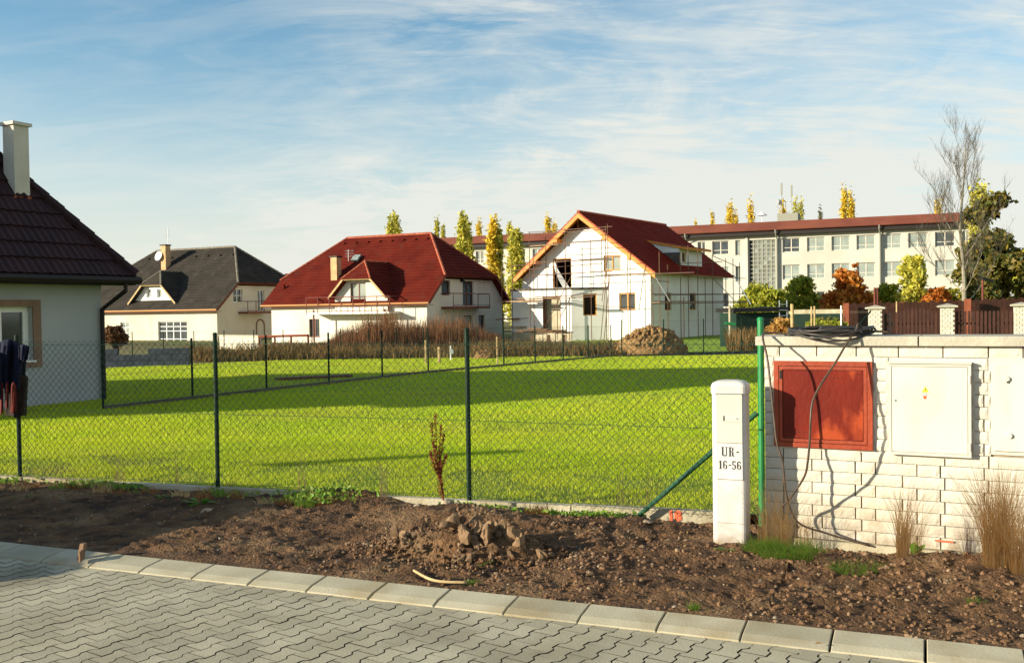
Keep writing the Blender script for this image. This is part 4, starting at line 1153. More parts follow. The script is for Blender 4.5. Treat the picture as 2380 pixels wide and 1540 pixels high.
# walls
slope_l = (za-zl)/(sa-sl); slope_r = (zr_-za)/(sr-sa)
zL = zl+slope_l*(0-sl)-.28; zR = za+slope_r*(LG-sa)-.28
def w3(px): return hitx(O, u, px)
def z3(px, py): q = O+u*w3(px); return zat(q.x, q.y, py)
def hole3(x0, x1, y0, y1): return (w3(x0), w3(x1), z3((x0+x1)/2, y1), z3((x0+x1)/2, y0))
hd_ = hole3(1286.5, 1330, 600, 668); hw_u = hole3(1405, 1444, 593, 629); hw_g = hole3(1440, 1478, 680, 721)
top_open = [(sa-1.1, za-1.75), (sa+1.1, za-1.75), (sa, za-.7)]
poly = [(0, zb-.3), (LG, zb-.3), (LG, zR), (sa+.75, za-.75*abs(slope_r)-.28-.35), (sa+.2, za-1.25), (sa-.9, za-1.35), (0, zL)]
poly = [(0, zb-.3), (LG, zb-.3), (LG, zR), (sa+1.15, za-1.15*abs(slope_r)-.28), (sa-1.15, za-1.15*slope_l-.28), (0, zL)]
wall_panel('wall', MT['plaster_white'], h3, O, u, -v, poly, [hd_, hw_u, hw_g])
m = MB(); zz_ = za-1.15*slope_l-.28
m.add([Tn(sa-1.15, .5, zz_), Tn(sa+1.15, .5, zz_), Tn(sa, .5, za-.25)], [(0, 1, 2)]); m.build('gable_infill', MT['old_wood'], h3)
m = MB()
for x in (-.5, .15, .5): m.box(Tn(sa+x-.06, .1, zz_), u*.12, v*.12, Z3*(1.2-abs(x)))
m.build('gable_stud', MT['old_wood'], h3)
window(h3, O, u, -v, hw_u, 'frame_wood', 'glass_pale', 1, (), .09, .08, False); window(h3, O, u, -v, hw_g, 'frame_wood', 'glass', 1, (), .09, .08, False)
m = MB(); a, b, c_, d = hd_; m.box(O+u*a+Z3*c_-v*.0+v*.06, u*.07, v*.1, Z3*(d-c_)); m.box(O+u*(b-.07)+Z3*c_+v*.06, u*.07, v*.1, Z3*(d-c_)); m.box(O+u*(a+.07)+Z3*(d-.07)+v*.06, u*(b-a-.14), v*.1, Z3*.07); m.build('door_frame', MT['frame_wood'], h3)
# side wall and the far ones
PS = p0; SL = SW
def w3s(px): return hitx(PS, v, px)
def hole3s(x0, x1, y0, y1):
    q = PS+v*w3s((x0+x1)/2); return (w3s(x0), w3s(x1), zat(q.x, q.y, y1), zat(q.x, q.y, y0))
hs1 = hole3s(1546, 1562, 680, 721); hs2 = hole3s(1604, 1619, 681, 720)
zs = zR
wall_panel('wall', MT['plaster_white'], h3, PS, v, u, [(0, zb-.3), (SW, zb-.3), (SW, zs), (0, zs)], [hs1, hs2])
for g_ in (hs1, hs2): window(h3, PS, v, u, g_, 'frame_wood', 'glass', 0, (), .08, .1, False)
wall_panel('wall', MT['plaster_white'], h3, O+v*SW, -u, v, [(-LG, zb-.3), (0, zb-.3), (0, zL), (-sa, za-.3), (-LG, zR)])
wall_panel('wall', MT['plaster_white'], h3, O+v*SW, -v, -u, [(0, zb-.3), (SW, zb-.3), (SW, zL), (0, zL)])
# floors inside
m = MB(); zf = (hd_[2]); m.box(Tn(.1, .15, zf-.25), u*(LG-.2), v*(SW-.3), Z3*.2); m.box(Tn(.1, 5, zb), u*(LG-.2), v*.2, Z3*6); m.build('floor_slab', MT['grey_concrete'], h3)
# shed dormer on the right slope
zc1 = P(1525, 573, Y0).z
ylo = w3s(1592)-.55; yhi = w3s(1618)+.1
def roofR(x): return za+slope_r*(x-sa)
dx0 = sa+hitx(Tn(sa, ylo, 0), u, 1510); xd = LG-.15
ztd = zat(*(Tn(xd, ylo, 0)).xy, 574)
ytop0 = ylo; 
m = MB(); m.add([Tn(dx0, ylo, roofR(dx0)), Tn(xd, ylo, roofR(xd)-.1), Tn(xd, ylo, ztd)], [(0, 1, 2)])
m.build('dormer_cheek', MT['plaster_white'], h3)
wall_panel('dormer_wall', MT['plaster_white'], h3, Tn(xd, ylo, 0), v, u, [(0, roofR(xd)-.2), (yhi-ylo+1.5, roofR(xd)-.2), (yhi-ylo+1.5, ztd), (0, ztd)], [(.5, 1.25, roofR(xd)+.25, ztd-.35)])
window(h3, Tn(xd, ylo, 0), v, u, (.5, 1.25, roofR(xd)+.25, ztd-.35), 'frame_wood', 'glass', 0, (), .08, .1, False)
m = MB(); sd = (ztd-roofR(dx0))/(xd-dx0)
m.slab([Tn(dx0-.5, ylo-.12, roofR(dx0)-.5*sd+.12), Tn(xd+.6, ylo-.12, ztd+.6*sd+.08), Tn(xd+.6, yhi+1.9, ztd+.6*sd+.08), Tn(dx0-.5, yhi+1.9, roofR(dx0)-.5*sd+.12)], .16, 0, 1)
m.build('dormer_roof', [MT['roof_bright'], MT['orange_wood']], h3)
# bay on the ground floor
bo = 1.5; Ob = O-v*bo
def wb(px): return hitx(Ob, u, px)
xb0 = .0; xb1 = wb(1329); xbe = w3(1413)
q = Ob+u*xb0; zbt = zat(q.x, q.y, 675)
def zbay(px, py): q = Ob+u*wb(px); return zat(q.x, q.y, py)
hb = (wb(1262), wb(1304), zb+.55, zbay(1283, 688))
wall_panel('bay_wall', MT['plaster_white'], h3, Ob, u, -v, [(xb0, zb-.3), (xb1, zb-.3), (xb1, zbt), (xb0, zbt)], [hb], .3)
A = Ob+u*xb1; B = O+u*xbe; du = (B-A); dl = du.length; du.normalize(); dn = Vector((du.y, -du.x, 0))
def wd(px): return hitx(A, du, px)
qd = A+du*wd(1372); hdg = (wd(1356), wd(1388), zat(qd.x, qd.y, 733), zat(qd.x, qd.y, 682))
wall_panel('bay_wall', MT['plaster_white'], h3, A, du, dn, [(0, zb-.3), (dl, zb-.3), (dl, zbt), (0, zbt)], [hdg], .3)
wall_panel('bay_wall', MT['plaster_white'], h3, O+u*xb0, -v, -u, [(0, zb-.3), (bo, zb-.3), (bo, zbt), (0, zbt)], [(.35, 1.15, zb+.7, zbt-.6)], .3)
m = MB(); m.slab([O+u*(xb0-.06)+Z3*(zbt+.1)-v*.003, Ob+u*(xb0-.06)-v*.06+Z3*(zbt+.1), A-v*.06+u*.02+Z3*(zbt+.1), B-v*.003+u*.12+Z3*(zbt+.1)], .14); m.build('bay_roof', MT['grey_concrete'], h3)
for (oo, uu_, nn_, hh) in ((Ob, u, -v, hb), (A, du, dn, hdg)):
    a, b, c_, d = hh; m = MB(); I = -nn_
    m.box(oo+uu_*a+Z3*c_+I*.06, uu_*.08, I*.12, Z3*(d-c_)); m.box(oo+uu_*(b-.08)+Z3*c_+I*.06, uu_*.08, I*.12, Z3*(d-c_)); m.box(oo+uu_*(a+.08)+Z3*(d-.08)+I*.06, uu_*(b-a-.16), I*.12, Z3*.08); m.box(oo+uu_*(a+.08)+Z3*c_+I*.06, uu_*(b-a-.16), I*.12, Z3*.07)
    m.build('window_frame', MT['frame_wood'] if oo is not Ob else MT['frame_brown'], h3)
a, b, c_, d = hb
m = MB(); m.add([Ob+u*(a-.3)+v*.45+Z3*(zb), Ob+u*(b+.3)+v*.45+Z3*(zb), Ob+u*(b+.3)+v*.45+Z3*zbt, Ob+u*(a-.3)+v*.45+Z3*zbt], [(0, 1, 2, 3)]); m.build('inner_wall', MT['concrete'], h3)
a, b, c_, d = hdg; m = MB(); m.box(A+du*(a-.1)-dn*.45+Z3*(c_-.1), du*(b-a+.2), dn*.05, Z3*(d-c_+.2)); m.build('inner_board', MT['dark_inside'], h3)  # dark sheet painted as the unlit room behind the opening
# plinth in bare render
m = MB(); m.box(Ob+u*(xb0-.02)-v*.03+Z3*(zb-.3), u*(xb1-xb0), v*.02, Z3*.85); m.build('plinth', MT['concrete'], h3)
# plastic sheeting in the upper opening
a, b, c_, d = hd_; m = MB(); pts = []
for i in range(9):
    t_ = i/8; x = a+.12+(b-a)*.55*t_**1.4; z = d-.25-(d-c_)*.95*t_; w_ = .12+.25*t_
    pts.append((O+u*x-v*(.05+.12*math.sin(3*t_))+Z3*z, O+u*(x+w_)-v*(.02+.1*math.sin(4*t_+1))+Z3*(z+.1)))
for i in range(8): m.add([pts[i][0], pts[i][1], pts[i+1][1], pts[i+1][0]], [(0, 1, 2, 3)])
m.build('plastic_sheet', MT['sheet'], h3, smooth=True)

# scaffolding
sc = thing('scaffolding', 'rusty tube scaffolding with plank decks around the unfinished white house', 'scaffolding', O-v*2+Z3*zb)
def scaf(p_, d_, px, ytop, ybot=None, off_=0, r=.028, name='standard'):
    s = hitx(p_, d_, px); q = p_+d_*s; zt_ = zat(q.x, q.y, ytop); z0_ = zb if ybot is None else zat(q.x, q.y, ybot)
    m = MB(); m.tube([Vector((q.x, q.y, z0_)), Vector((q.x, q.y, zt_))], r, 5); m.build(name, MT['scaffold'], sc)
F1 = O-v*2.0; F2 = O-v*2.9
for px_, yt in ((1168, 616), (1192, 608), (1242, 600), (1271, 550), (1296, 600), (1316, 530), (1415, 520), (1375, 560)): scaf(F1, u, px_, yt)
for px_, yt in ((1233, 538), (1410, 525), (1324, 690), (1466, 600)): scaf(F2, u, px_, yt)
def led(p_, d_, x0, y0, x1, y1, r=.026, name='ledger', mt='scaffold'):
    a = hitx(p_, d_, x0); b = hitx(p_, d_, x1); A = p_+d_*a; B = p_+d_*b
    A = Vector((A.x, A.y, zat(A.x, A.y, y0))); B = Vector((B.x, B.y, zat(B.x, B.y, y1)))
    m = MB(); m.tube([A, B], r, 5); m.build(name, MT[mt], sc); return A, B
for L_ in ((1233, 540, 1426, 526), (1233, 571, 1412, 559), (1190, 618, 1446, 596), (1196, 628, 1400, 612), (1238, 640, 1425, 630), (1200, 697, 1380, 689), (1152, 743, 1228, 739), (1160, 700, 1220, 692)): led(F1, u, *L_)
for L_ in ((1233, 545, 1412, 533), (1220, 610, 1420, 603), (1385, 640, 1615, 633), (1245, 690, 1400, 684)): led(F2, u, *L_)
def deck(p_, d_, n_, x0, x1, py, wdt=.5, cnt=2):
    a = hitx(p_, d_, x0); b = hitx(p_, d_, x1); A = p_+d_*a; z = zat(A.x+d_.x*(b-a)/2, A.y+d_.y*(b-a)/2, py)
    for k in range(cnt):
        m = MB(); m.box(Vector((A.x, A.y, z+.006*k))+n_*(k*.26), d_*(b-a)+Z3*random.uniform(-.05, .05), n_*.24, Z3*.045); m.build('deck_plank', MT['scaffold_board'], sc)
deck(F2, u, v, 1150, 1252, 701, cnt=3); deck(F2, u, v, 1200, 1330, 693); deck(F1, u, v, 1152, 1200, 742, cnt=2)
deck(F2, u, v, 1405, 1520, 637, cnt=2); deck(F2, u, v, 1233, 1300, 571, cnt=1); deck(F1, u, v, 1186, 1215, 760, cnt=2)
S1 = p0+u*1.0; S2 = p0+u*1.8
for px_, yt in ((1518, 660), (1553, 615), (1583, 594), (1601, 570), (1640, 640), (1688, 600)): scaf(S1, v, px_, yt)
for px_, yt in ((1534, 585), (1623, 575), (1657, 592), (1705, 600), (1720, 610), (1590, 690)): scaf(S2, v, px_, yt)
for L_ in ((1515, 683, 1690, 683), (1517, 700, 1745, 700), (1590, 640, 1735, 647), (1520, 636, 1600, 632), (1583, 612, 1680, 608)): led(S1, v, *L_)
for L_ in ((1520, 686, 1740, 683), (1516, 706, 1735, 702), (1525, 652, 1557, 655), (1657, 594, 1720, 622)): led(S2, v, *L_)
deck(S1, v, u, 1517, 1735, 703, cnt=2); deck(S1, v, u, 1600, 1690, 643, cnt=1)
for L_ in ((1659, 647, 1707, 697), (1268, 757, 1330, 640), (1400, 700, 1415, 590)): led(S1 if L_[0] > 1500 else F1, v if L_[0] > 1500 else u, *L_, name='brace')
led(F2, u, 1396, 790, 1412, 630, name='ladder_rail'); led(F2, u, 1404, 790, 1420, 630, name='ladder_rail')
m = MB(); A = P(1524, 645, 62); B = P(1557, 700, 62); m.tube([A, B], .035, 5); m.build('drain_pipe', MT['pole_grey'], sc)
m = MB(); A = P(1706, 640, 70); B = P(1745, 707, 62); m.tube([A, B], .035, 5); m.build('drain_pipe', MT['pole_grey'], sc)
# pile of timber at the foot of the bay
tp = thing('timber_pile', 'untidy heap of old boards in front of the unfinished house', 'timber pile', P(1275, 770, 61))
for k in range(16):
    q = P(1235+random.random()*85, 762+random.random()*12, 61+random.random()); a = random.uniform(-50, 10)
    m = MB(); m.cbox(q, random.uniform(.8, 2.0), .2, .06, dirv(a)); m.build('board', MT['old_wood'], tp)
m = MB(); 
for px_ in (1240, 1275, 1310): q = P(px_, 778, 61.3); m.box(Vector((q.x-.1, q.y-.3, base_z(61)-.1)), (.2, 0, 0), (0, .6, 0), (0, 0, q.z-base_z(61)+.1))
m.build('trestle', MT['old_wood'], tp)

# ------------------------------------------------------------------ school
u = dirv(-24.8); v = Vector((-u.y, u.x, 0))
p0 = P(2265, 600, 119); p0.z = 0
SLn = 86; O = p0-u*SLn
school = thing('school', 'long pale three storey school with flat brown roof and dark fascia', 'school', O+u*SLn/2+Z3*.05)
def wsx(px): return hitx(O, u, px)
def wsz(px, py): q = O+u*wsx(px); return zat(q.x, q.y, py)
zs_w = wsz(2215, 528); 
rowA = (wsz(2200, 573), wsz(2200, 538)); rowB = (wsz(2200, 640), wsz(2200, 604))
dz = rowA[0]-rowB[0]; rowC = (rowB[0]-dz, rowB[1]-dz)
cols = [(1623, 1641), (1657, 1695), (1820, 1860), (1877, 1918), (1934, 1976), (1992, 2035), (2051, 2096), (2112, 2156), (2174, 2220), (2238, 2253)]
cols += [(1530, 1552), (1500, 1520), (1108, 1126), (1140, 1168), (1195, 1222), (1240, 1262)]
hl_ = []
for a, b in cols:
    for r_ in (rowA, rowB, rowC): hl_.append((wsx(a), wsx(b), r_[0], r_[1], 1))
for r_ in (rowA, rowB): hl_.append((wsx(1710.5), wsx(1722), r_[0]-.1, r_[1], 0))
stair = (wsx(1742), wsx(1804), wsz(1773, 692), wsz(1773, 557))
hl3 = [h_[:4] for h_ in hl_]+[stair]
wall_panel('wall', MT['school_wall'], school, O, u, -v, [(0, -1), (SLn, -1), (SLn, zs_w), (0, zs_w)], hl3, .35)
m = MB(); m.box(O+v*.5+Z3*-1, u*SLn, v*13, Z3*(zs_w+.8)); m.build('building_core', MT['dark_inside'], school)
wall_panel('wall', MT['school_wall'], school, p0, v, u, [(0, -1), (13.5, -1), (13.5, zs_w), (0, zs_w)])
for h_ in hl_:
    w_ = window(school, O, u, -v, h_[:4], 'school_trim' if h_[4] == 0 else 'cream_metal', random.choice(['glass_pale', 'glass_pale', 'glass_block', 'glass']), 1 if h_[4] else 0, (.33,) if h_[4] else (), .10, .2, True)
# stairwell glass block wall
a, b, c_, d = stair; m = MB()
nx_, nz_ = 6, 14
for i in range(nx_+1):
    x = a+(b-a)*i/nx_; m.box(O+u*(x-.09)+v*.15+Z3*c_, u*.18, v*.1, Z3*(d-c_))
for j in range(nz_+1):
    z = c_+(d-c_)*j/nz_; m.box(O+u*a+v*.155+Z3*(z-.07), u*(b-a), v*.09, Z3*.14)
sw_ = m.build('stair_window', MT['school_trim'], school)
for i in range(nx_):
    for j in range(nz_):
        g = MB(); x = a+(b-a)*i/nx_; z = c_+(d-c_)*j/nz_
        g.box(O+u*(x+.05)+v*.22+Z3*(z+.05), u*((b-a)/nx_-.1), v*.02, Z3*((d-c_)/nz_-.1)); g.build('pane', MT['glass_block' if (i*7+j*3) % 5 else 'glass_pale'] if i else MT['black'], sw_)
for px_ in (1737, 1808, 2047):
    s_ = wsx(px_); m = MB(); m.box(O+u*(s_-.16)-v*.2+Z3*-1, u*.32, v*.19, Z3*(zs_w+.9)); m.build('pilaster', MT['school_wall'], school)
# eaves shade band and roof
m = MB(); m.box(O-v*.9-u*.5+Z3*(zs_w+.0), u*(SLn+1.0), v*15, Z3*.62); m.build('fascia', MT['fascia_dark'], school)  # near-black strip stands in for the shadow under the roof edge
q = Tq = lambda x, y, z: O+u*x+v*y+Z3*z
zr0 = zs_w+.63; zr1 = wsz(2200, 497)+.12
m = MB(); m.slab([Tq(-.8, -1.3, zr0), Tq(SLn+1.2, -1.3, zr0), Tq(SLn-1.8, .2, zr1), Tq(-.8, .2, zr1)], .12)
m.slab([Tq(SLn+1.2, -1.3, zr0), Tq(SLn+1.2, 15, zr0), Tq(SLn-1.8, 13, zr1), Tq(SLn-1.8, .2, zr1)], .12)
m.slab([Tq(-.8, .2, zr1), Tq(SLn-1.8, .2, zr1), Tq(SLn-1.8, 13, zr1), Tq(-.8, 13, zr1)], .12)
m.build('roof', MT['school_roof'], school)
for px_ in (1600, 1808, 2047):
    m = MB(); x = wsx(px_); m.tube([Tq(x, -1.35, zr0-.05), Tq(x, -1.2, zr0-.4), Tq(x, -.35, zr0-1.1), Tq(x, -.35, 0)], .10, 6); m.build('downpipe', MT['school_trim'], school)
# plant room, masts and siren on the roof
pr = Tq(wsx(1829), 2.2, 0); m = MB(); zc_ = P(1829, 496, 128).z; m.cbox((pr.x, pr.y, (zc_+zr0)/2), 2.6, 2.2, zc_-zr0+.3, u); m.build('plant_room', MT['school_trim'], school)
for px_, yt, yb in ((1812, 425, 500), (1835, 430, 500)):
    q = pr+u*((px_-1829)/18.0); zt_ = zat(q.x, q.y, yt); zb_ = zc_-.3
    m = MB(); m.tube([Vector((q.x, q.y, zb_)), Vector((q.x, q.y, zt_))], .06, 6); mm = m.build('mast', MT['pole_grey'], school)
    m = MB(); m.cbox((q.x, q.y-.1, zt_-.8), .20, .16, 1.5, u); m.build('panel_antenna', MT['school_trim'], mm)
q = pr+u*(-1.0); m = MB(); zz = zat(q.x, q.y, 470); m.tube([Vector((q.x-.5, q.y-.2, zz)), Vector((q.x-.2, q.y-.1, zz))], .35, 10); m.build('dish', MT['pole_grey'], school)
q = Tq(wsx(1763), 3, 0); z0_ = zr0; zt_ = zat(q.x, q.y, 499); m = MB(); m.tube([Vector((q.x, q.y, z0_)), Vector((q.x, q.y, zt_))], .05, 6); m.tube([Vector((q.x, q.y, zt_-.1)), Vector((q.x, q.y, zt_+.15)), Vector((q.x, q.y, zt_+.35))], .7, 12, r2=.12); m.build('siren', MT['frame_white'], school)

# ------------------------------------------------------------------ left house
wd_ = dirv(62); wr = Vector((wd_.y, -wd_.x, 0))                 # wd_ along the wall away from the camera, wr out of the wall
C = Vector((-7.95, 19.3, 0)); LW, LB = 5.1, 8.2
h0 = thing('house', 'near white house at the left edge, dark red roof, plastered chimney', 'house', C-wd_*LW/2-wr*LB/2+Z3*.05)
A = C-wd_*LW
ph = zat(C.x+wr.x*.45+wd_.x*.45, C.y+wr.y*.45+wd_.y*.45, 651)
def sw0(px): return hitx(A, wd_, px)
def z0f(px, py): q = A+wd_*sw0(px); return zat(q.x, q.y, py)
w0 = (sw0(-62), sw0(80), z0f(60, 838), z0f(60, 712))
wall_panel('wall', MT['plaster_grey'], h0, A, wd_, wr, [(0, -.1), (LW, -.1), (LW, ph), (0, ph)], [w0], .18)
mm = MB(); a, b, c_, d = w0
for (x0, x1, z0_, z1_) in ((a-.16, b+.16, d, d+.12), (a-.16, b+.16, c_-.12, c_), (a-.16, a, c_, d), (b, b+.16, c_, d)):
    mm.box(A+wd_*x0+wr*.002+Z3*z0_, wd_*(x1-x0), wr*.03, Z3*(z1_-z0_))
mm.build('window_surround', MT['surround'], h0)
window(h0, A, wd_, wr, w0, 'frame_white', 'glass', 1, (), .10, .12, True)
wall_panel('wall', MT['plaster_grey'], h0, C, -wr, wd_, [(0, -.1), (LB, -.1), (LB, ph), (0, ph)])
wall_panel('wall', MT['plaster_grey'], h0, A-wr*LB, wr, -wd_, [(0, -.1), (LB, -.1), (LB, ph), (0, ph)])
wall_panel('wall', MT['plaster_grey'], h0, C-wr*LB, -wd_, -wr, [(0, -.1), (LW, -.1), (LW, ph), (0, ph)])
ov = .45; hz_ = ph+.06
e = [C+wd_*ov+wr*ov, A-wd_*ov+wr*ov, A-wd_*ov-wr*(LB+ov), C+wd_*ov-wr*(LB+ov)]
e = [Vector((q.x, q.y, hz_)) for q in e]
hrun = 2.7; zr = hz_+1.30*hrun*1.0
mid = 2.5; zr = hz_+1.27*mid
rA = C+wd_*ov-wd_*mid+wr*(ov)-wr*(mid*.92); rB = rA-wr*(LB+2*ov-2*mid*.92) if LB+2*ov-2*mid*.92 > .3 else rA-wr*1.2
rA = Vector((rA.x, rA.y, zr)); rB = Vector((rB.x, rB.y, zr))
faces = [[e[1], e[0], rA], [e[2], e[1], rA, rB], [e[3], e[2], rB], [e[0], e[3], rB, rA]]
m = MB()
for f in faces: m.slab(f, .12, 0, 1)
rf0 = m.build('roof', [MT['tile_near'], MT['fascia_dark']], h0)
m = MB()
for f in faces[1:]: tile_courses(m, f, .36, .03)
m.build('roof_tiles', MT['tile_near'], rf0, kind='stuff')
# single tiles on the slope facing the lawn
a_, b_, c3_ = faces[0]; hv = (b_-a_).normalized(); nrm = (b_-a_).cross(c3_-a_).normalized(); nrm = nrm if nrm.z > 0 else -nrm; upv = nrm.cross(hv); upv = upv if upv.z > 0 else -upv
tw, tl = .30, .36
def tile_mesh():
    v = []; f = []; n = 8; L_ = tl*1.06
    for j in range(2):
        for i in range(n+1):
            x = i/n*tw; z = .022*abs(math.sin(math.pi*i/n*1.0*2/2))**1.0*(.9) + .012*math.sin(2*math.pi*i/n*2)
            v.append((x, j*L_, .030*(1-j)+z+.012))
    for i in range(n): f.append((i, i+1, n+2+i, n+1+i))
    k = len(v)
    for i in range(n+1): x, y, z = v[i]; v.append((x, 0, z-.028))
    for i in range(n): f.append((k+i, k+i+1, i+1, i))
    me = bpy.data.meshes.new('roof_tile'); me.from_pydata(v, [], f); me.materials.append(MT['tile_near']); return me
tme = tile_mesh(); Mr = Matrix((hv, upv, nrm)).transposed().to_euler()
Lh = (b_-a_).length; apx = (c3_-a_).dot(hv); apy = (c3_-a_).dot(upv); nt_ = 0; tr = MB()
cand = []
for j in range(int(apy/tl)+1):
    for i in range(int(Lh/tw)+1):
        x = i*tw; y = j*tl
        yc = y+tl*.5; xl_ = apx*yc/apy; xr_ = Lh-(Lh-apx)*yc/apy
        if x+tw*.5 < xl_ or x+tw*.5 > xr_: continue
        q = a_+hv*x+upv*y; d_ = q-CP; pxx = W2+FOC*d_.dot(Rt)/d_.dot(Fv); cand.append((pxx < -60, q))
for o_, q in cand:
    if not o_ and nt_ < 290: link_mesh('roof_tile', tme, rf0, q, Mr); nt_ += 1
    else: tr.add([q+hv*0, q+hv*tw, q+hv*tw+upv*tl+nrm*.01, q+upv*tl+nrm*.01], [(0, 1, 2, 3)])
if tr.v: 
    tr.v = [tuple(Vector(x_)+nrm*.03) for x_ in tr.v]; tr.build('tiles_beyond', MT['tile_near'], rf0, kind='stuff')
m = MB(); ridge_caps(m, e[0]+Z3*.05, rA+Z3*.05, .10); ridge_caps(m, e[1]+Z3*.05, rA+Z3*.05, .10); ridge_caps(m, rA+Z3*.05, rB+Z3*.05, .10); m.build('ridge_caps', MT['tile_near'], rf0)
m = MB(); g0 = e[0]+wr*.06-Z3*.07+wd_*.05; g1 = e[1]+wr*.06-Z3*.07; m.tube([g0, g1], .075, 8); m.tube([g0-wr*.02, e[3]-Z3*.07], .06, 8); m.build('gutter', MT['fascia_dark'], h0)
m = MB(); cq = C+wr*.07-wd_*.04; gq = g0-wd_*.35
m.tube([gq, gq-Z3*.2, Vector((cq.x, cq.y, gq.z-.55)), Vector((cq.x, cq.y, 0.05))], .045, 8); m.build('downpipe', MT['fascia_dark'], h0)
m = MB(); m.box(e[0]-Z3*.16-wr*(ov)-wd_*(LW+2*ov), wd_*(LW+2*ov), wr*ov, Z3*.03); m.build('soffit', MT['fascia_dark'], h0)
# chimney
cpz = P(36, 294, 18.6); sz = .31; cu_ = dirv(-28)
m = MB(); m.cbox((cpz.x, cpz.y, (cpz.z+2.6)/2+.5), sz, sz, cpz.z-2.6-1.0+.0+1.0, cu_); 
m = MB(); zlow = 3.0; m.cbox((cpz.x, cpz.y, (cpz.z+zlow)/2), sz, sz, cpz.z-zlow, cu_); ch = m.build('chimney', MT['chimney_plaster'], h0)
m = MB(); m.cbox((cpz.x, cpz.y, cpz.z+.03), sz+.09, sz+.09, .06, cu_); m.build('chimney_cap', MT['chimney_plaster'], ch)
zfl = P(50, 462, 18.5).z; m = MB(); m.cbox((cpz.x, cpz.y, zfl), sz+.05, sz+.05, .12, cu_); m.build('flashing', MT['ridge_red'], ch)

# ------------------------------------------------------------------ foliage
def leaves_mesh(name, centers, size, mt, parent=None, kind=None, seed=0, tintv=None):
    r = np.random.default_rng(seed); n = len(centers); c = np.asarray(centers)
    a = r.normal(size=(n, 3)); a /= np.linalg.norm(a, axis=1)[:, None]
    b = r.normal(size=(n, 3)); b -= a*(a*b).sum(1)[:, None]; b /= np.linalg.norm(b, axis=1)[:, None]
    s = size*(.6+.8*r.random(n))[:, None]
    v = np.empty((n, 4, 3)); v[:, 0] = c-a*s; v[:, 1] = c+b*s*.55; v[:, 2] = c+a*s; v[:, 3] = c-b*s*.55
    t = r.random(n)**1.5 if tintv is None else tintv
    return npmesh(name, v.reshape(-1, 3), 4, 4, mt, parent, kind, attr=np.repeat(t, 4))
def blob_points(n, blobs, r, shell=.55):
    """points spread through ellipsoid blobs (x,y,z,rx,ry,rz), denser to the outside"""
    w = np.array([b[3]*b[4]*b[5] for b in blobs])**(.75); w /= w.sum(); k = r.choice(len(blobs), n, p=w)
    d = r.normal(size=(n, 3)); d /= np.linalg.norm(d, axis=1)[:, None]
    rad = (shell+(1-shell)*r.random(n))**.8; B = np.array(blobs)[k]
    return B[:, :3]+d*rad[:, None]*B[:, 3:]*(1+.38*r.normal(size=(n, 1)))
def poplar(px, ytop, wpx, Y, mt, label, n=1100, group='poplars along the horizon', dens=1.0, ybot=None):
    n = int(n*2.6); p = P(px, ytop, Y); zt_ = p.z; z0_ = base_z(Y); H_ = zt_-z0_; w = wpx*1.45*Y/FOC/2
    t = thing('poplar_tree', label, 'tree', (p.x, Y, z0_), group)
    m = MB(); m.tube([(p.x, Y, z0_-.2), (p.x, Y, z0_+H_*.5), (p.x, Y, zt_-.5)], .35, 6, r2=.05); m.build('trunk', MT['bark'], t)
    r = np.random.default_rng(int(px*7)); hh = r.random(n)**.85
    nc = 60; ch_ = r.random(nc)**.8; pr_ = w*(np.sin(np.pi*np.clip(ch_*.9+.06, 0, 1))**.6)*(1-.45*ch_)
    ca = r.random(nc)*6.283; cr = pr_*np.sqrt(r.random(nc))*.95; k_ = r.integers(0, nc, n); sg = w*.26
    hz2 = z0_+H_*(.06+.90*ch_[k_])+r.normal(size=n)*H_*.040
    c = np.stack([p.x+np.cos(ca[k_])*cr[k_]+r.normal(size=n)*sg, Y+np.sin(ca[k_])*cr[k_]+r.normal(size=n)*sg, hz2], 1)
    leaves_mesh('crown', c, .22*dens, MT[mt], t, seed=int(px))
    return t
poplar(907, 503, 22, 128, 'leaf_goldgreen', 'thin poplar above the red roof ridge, left of its pair', 900); poplar(919, 498, 20, 131, 'leaf_goldgreen', 'pale poplar above the middle of the red roof ridge', 900)
poplar(1015, 514, 12, 175, 'leaf_goldgreen', 'small distant poplar just left of the red roof ridge end', 600); poplar(1029, 517, 13, 178, 'leaf_goldgreen', 'small distant poplar just right of the red roof ridge end', 600)
poplar(1074, 503, 24, 112, 'leaf_goldgreen', 'broad pale poplar before the school, beside the red hip roof', 1300); poplar(1086, 505, 22, 115, 'leaf_goldgreen', 'twin topped poplar partner right of the broad pale one', 1000)
poplar(1113, 514, 16, 172, 'leaf_gold', 'small golden poplar behind the school roof, left half', 700); poplar(1146, 505, 24, 110, 'leaf_gold', 'tall golden poplar in front of the school roof edge', 1200)
poplar(1161, 534, 14, 110, 'leaf_goldgreen', 'short thin poplar between the tall golden and last pale poplar', 800); poplar(1184, 520, 15, 170, 'leaf_goldgreen', 'small pale poplar behind the school roof near the white gable', 700)
poplar(1198, 538, 34, 106, 'leaf_goldgreen', 'wide green yellow poplar beside the scaffolded gable', 1800)
poplar(1273, 504, 16, 165, 'leaf_gold', 'golden poplar just left of the scaffolded gable peak', 800); poplar(1288, 512, 16, 168, 'leaf_gold', 'shorter golden poplar next to the scaffolded gable peak', 700)
poplar(1655, 494, 11, 182, 'leaf_gold', 'narrow golden poplar above the school roof, beside the red roof', 500); poplar(1617, 514, 8, 185, 'leaf_gold', 'tiny poplar tip above the school roof by the red ridge', 300)
poplar(1697, 473, 22, 172, 'leaf_gold', 'full golden poplar left of the siren above the school', 900); poplar(1711, 492, 10, 175, 'leaf_gold', 'short poplar leaning on the full golden one', 400)
poplar(1745, 465, 18, 172, 'leaf_gold', 'golden poplar directly left of the roof siren', 800); poplar(1820, 453, 17, 170, 'leaf_gold', 'golden poplar behind the antenna masts', 800)
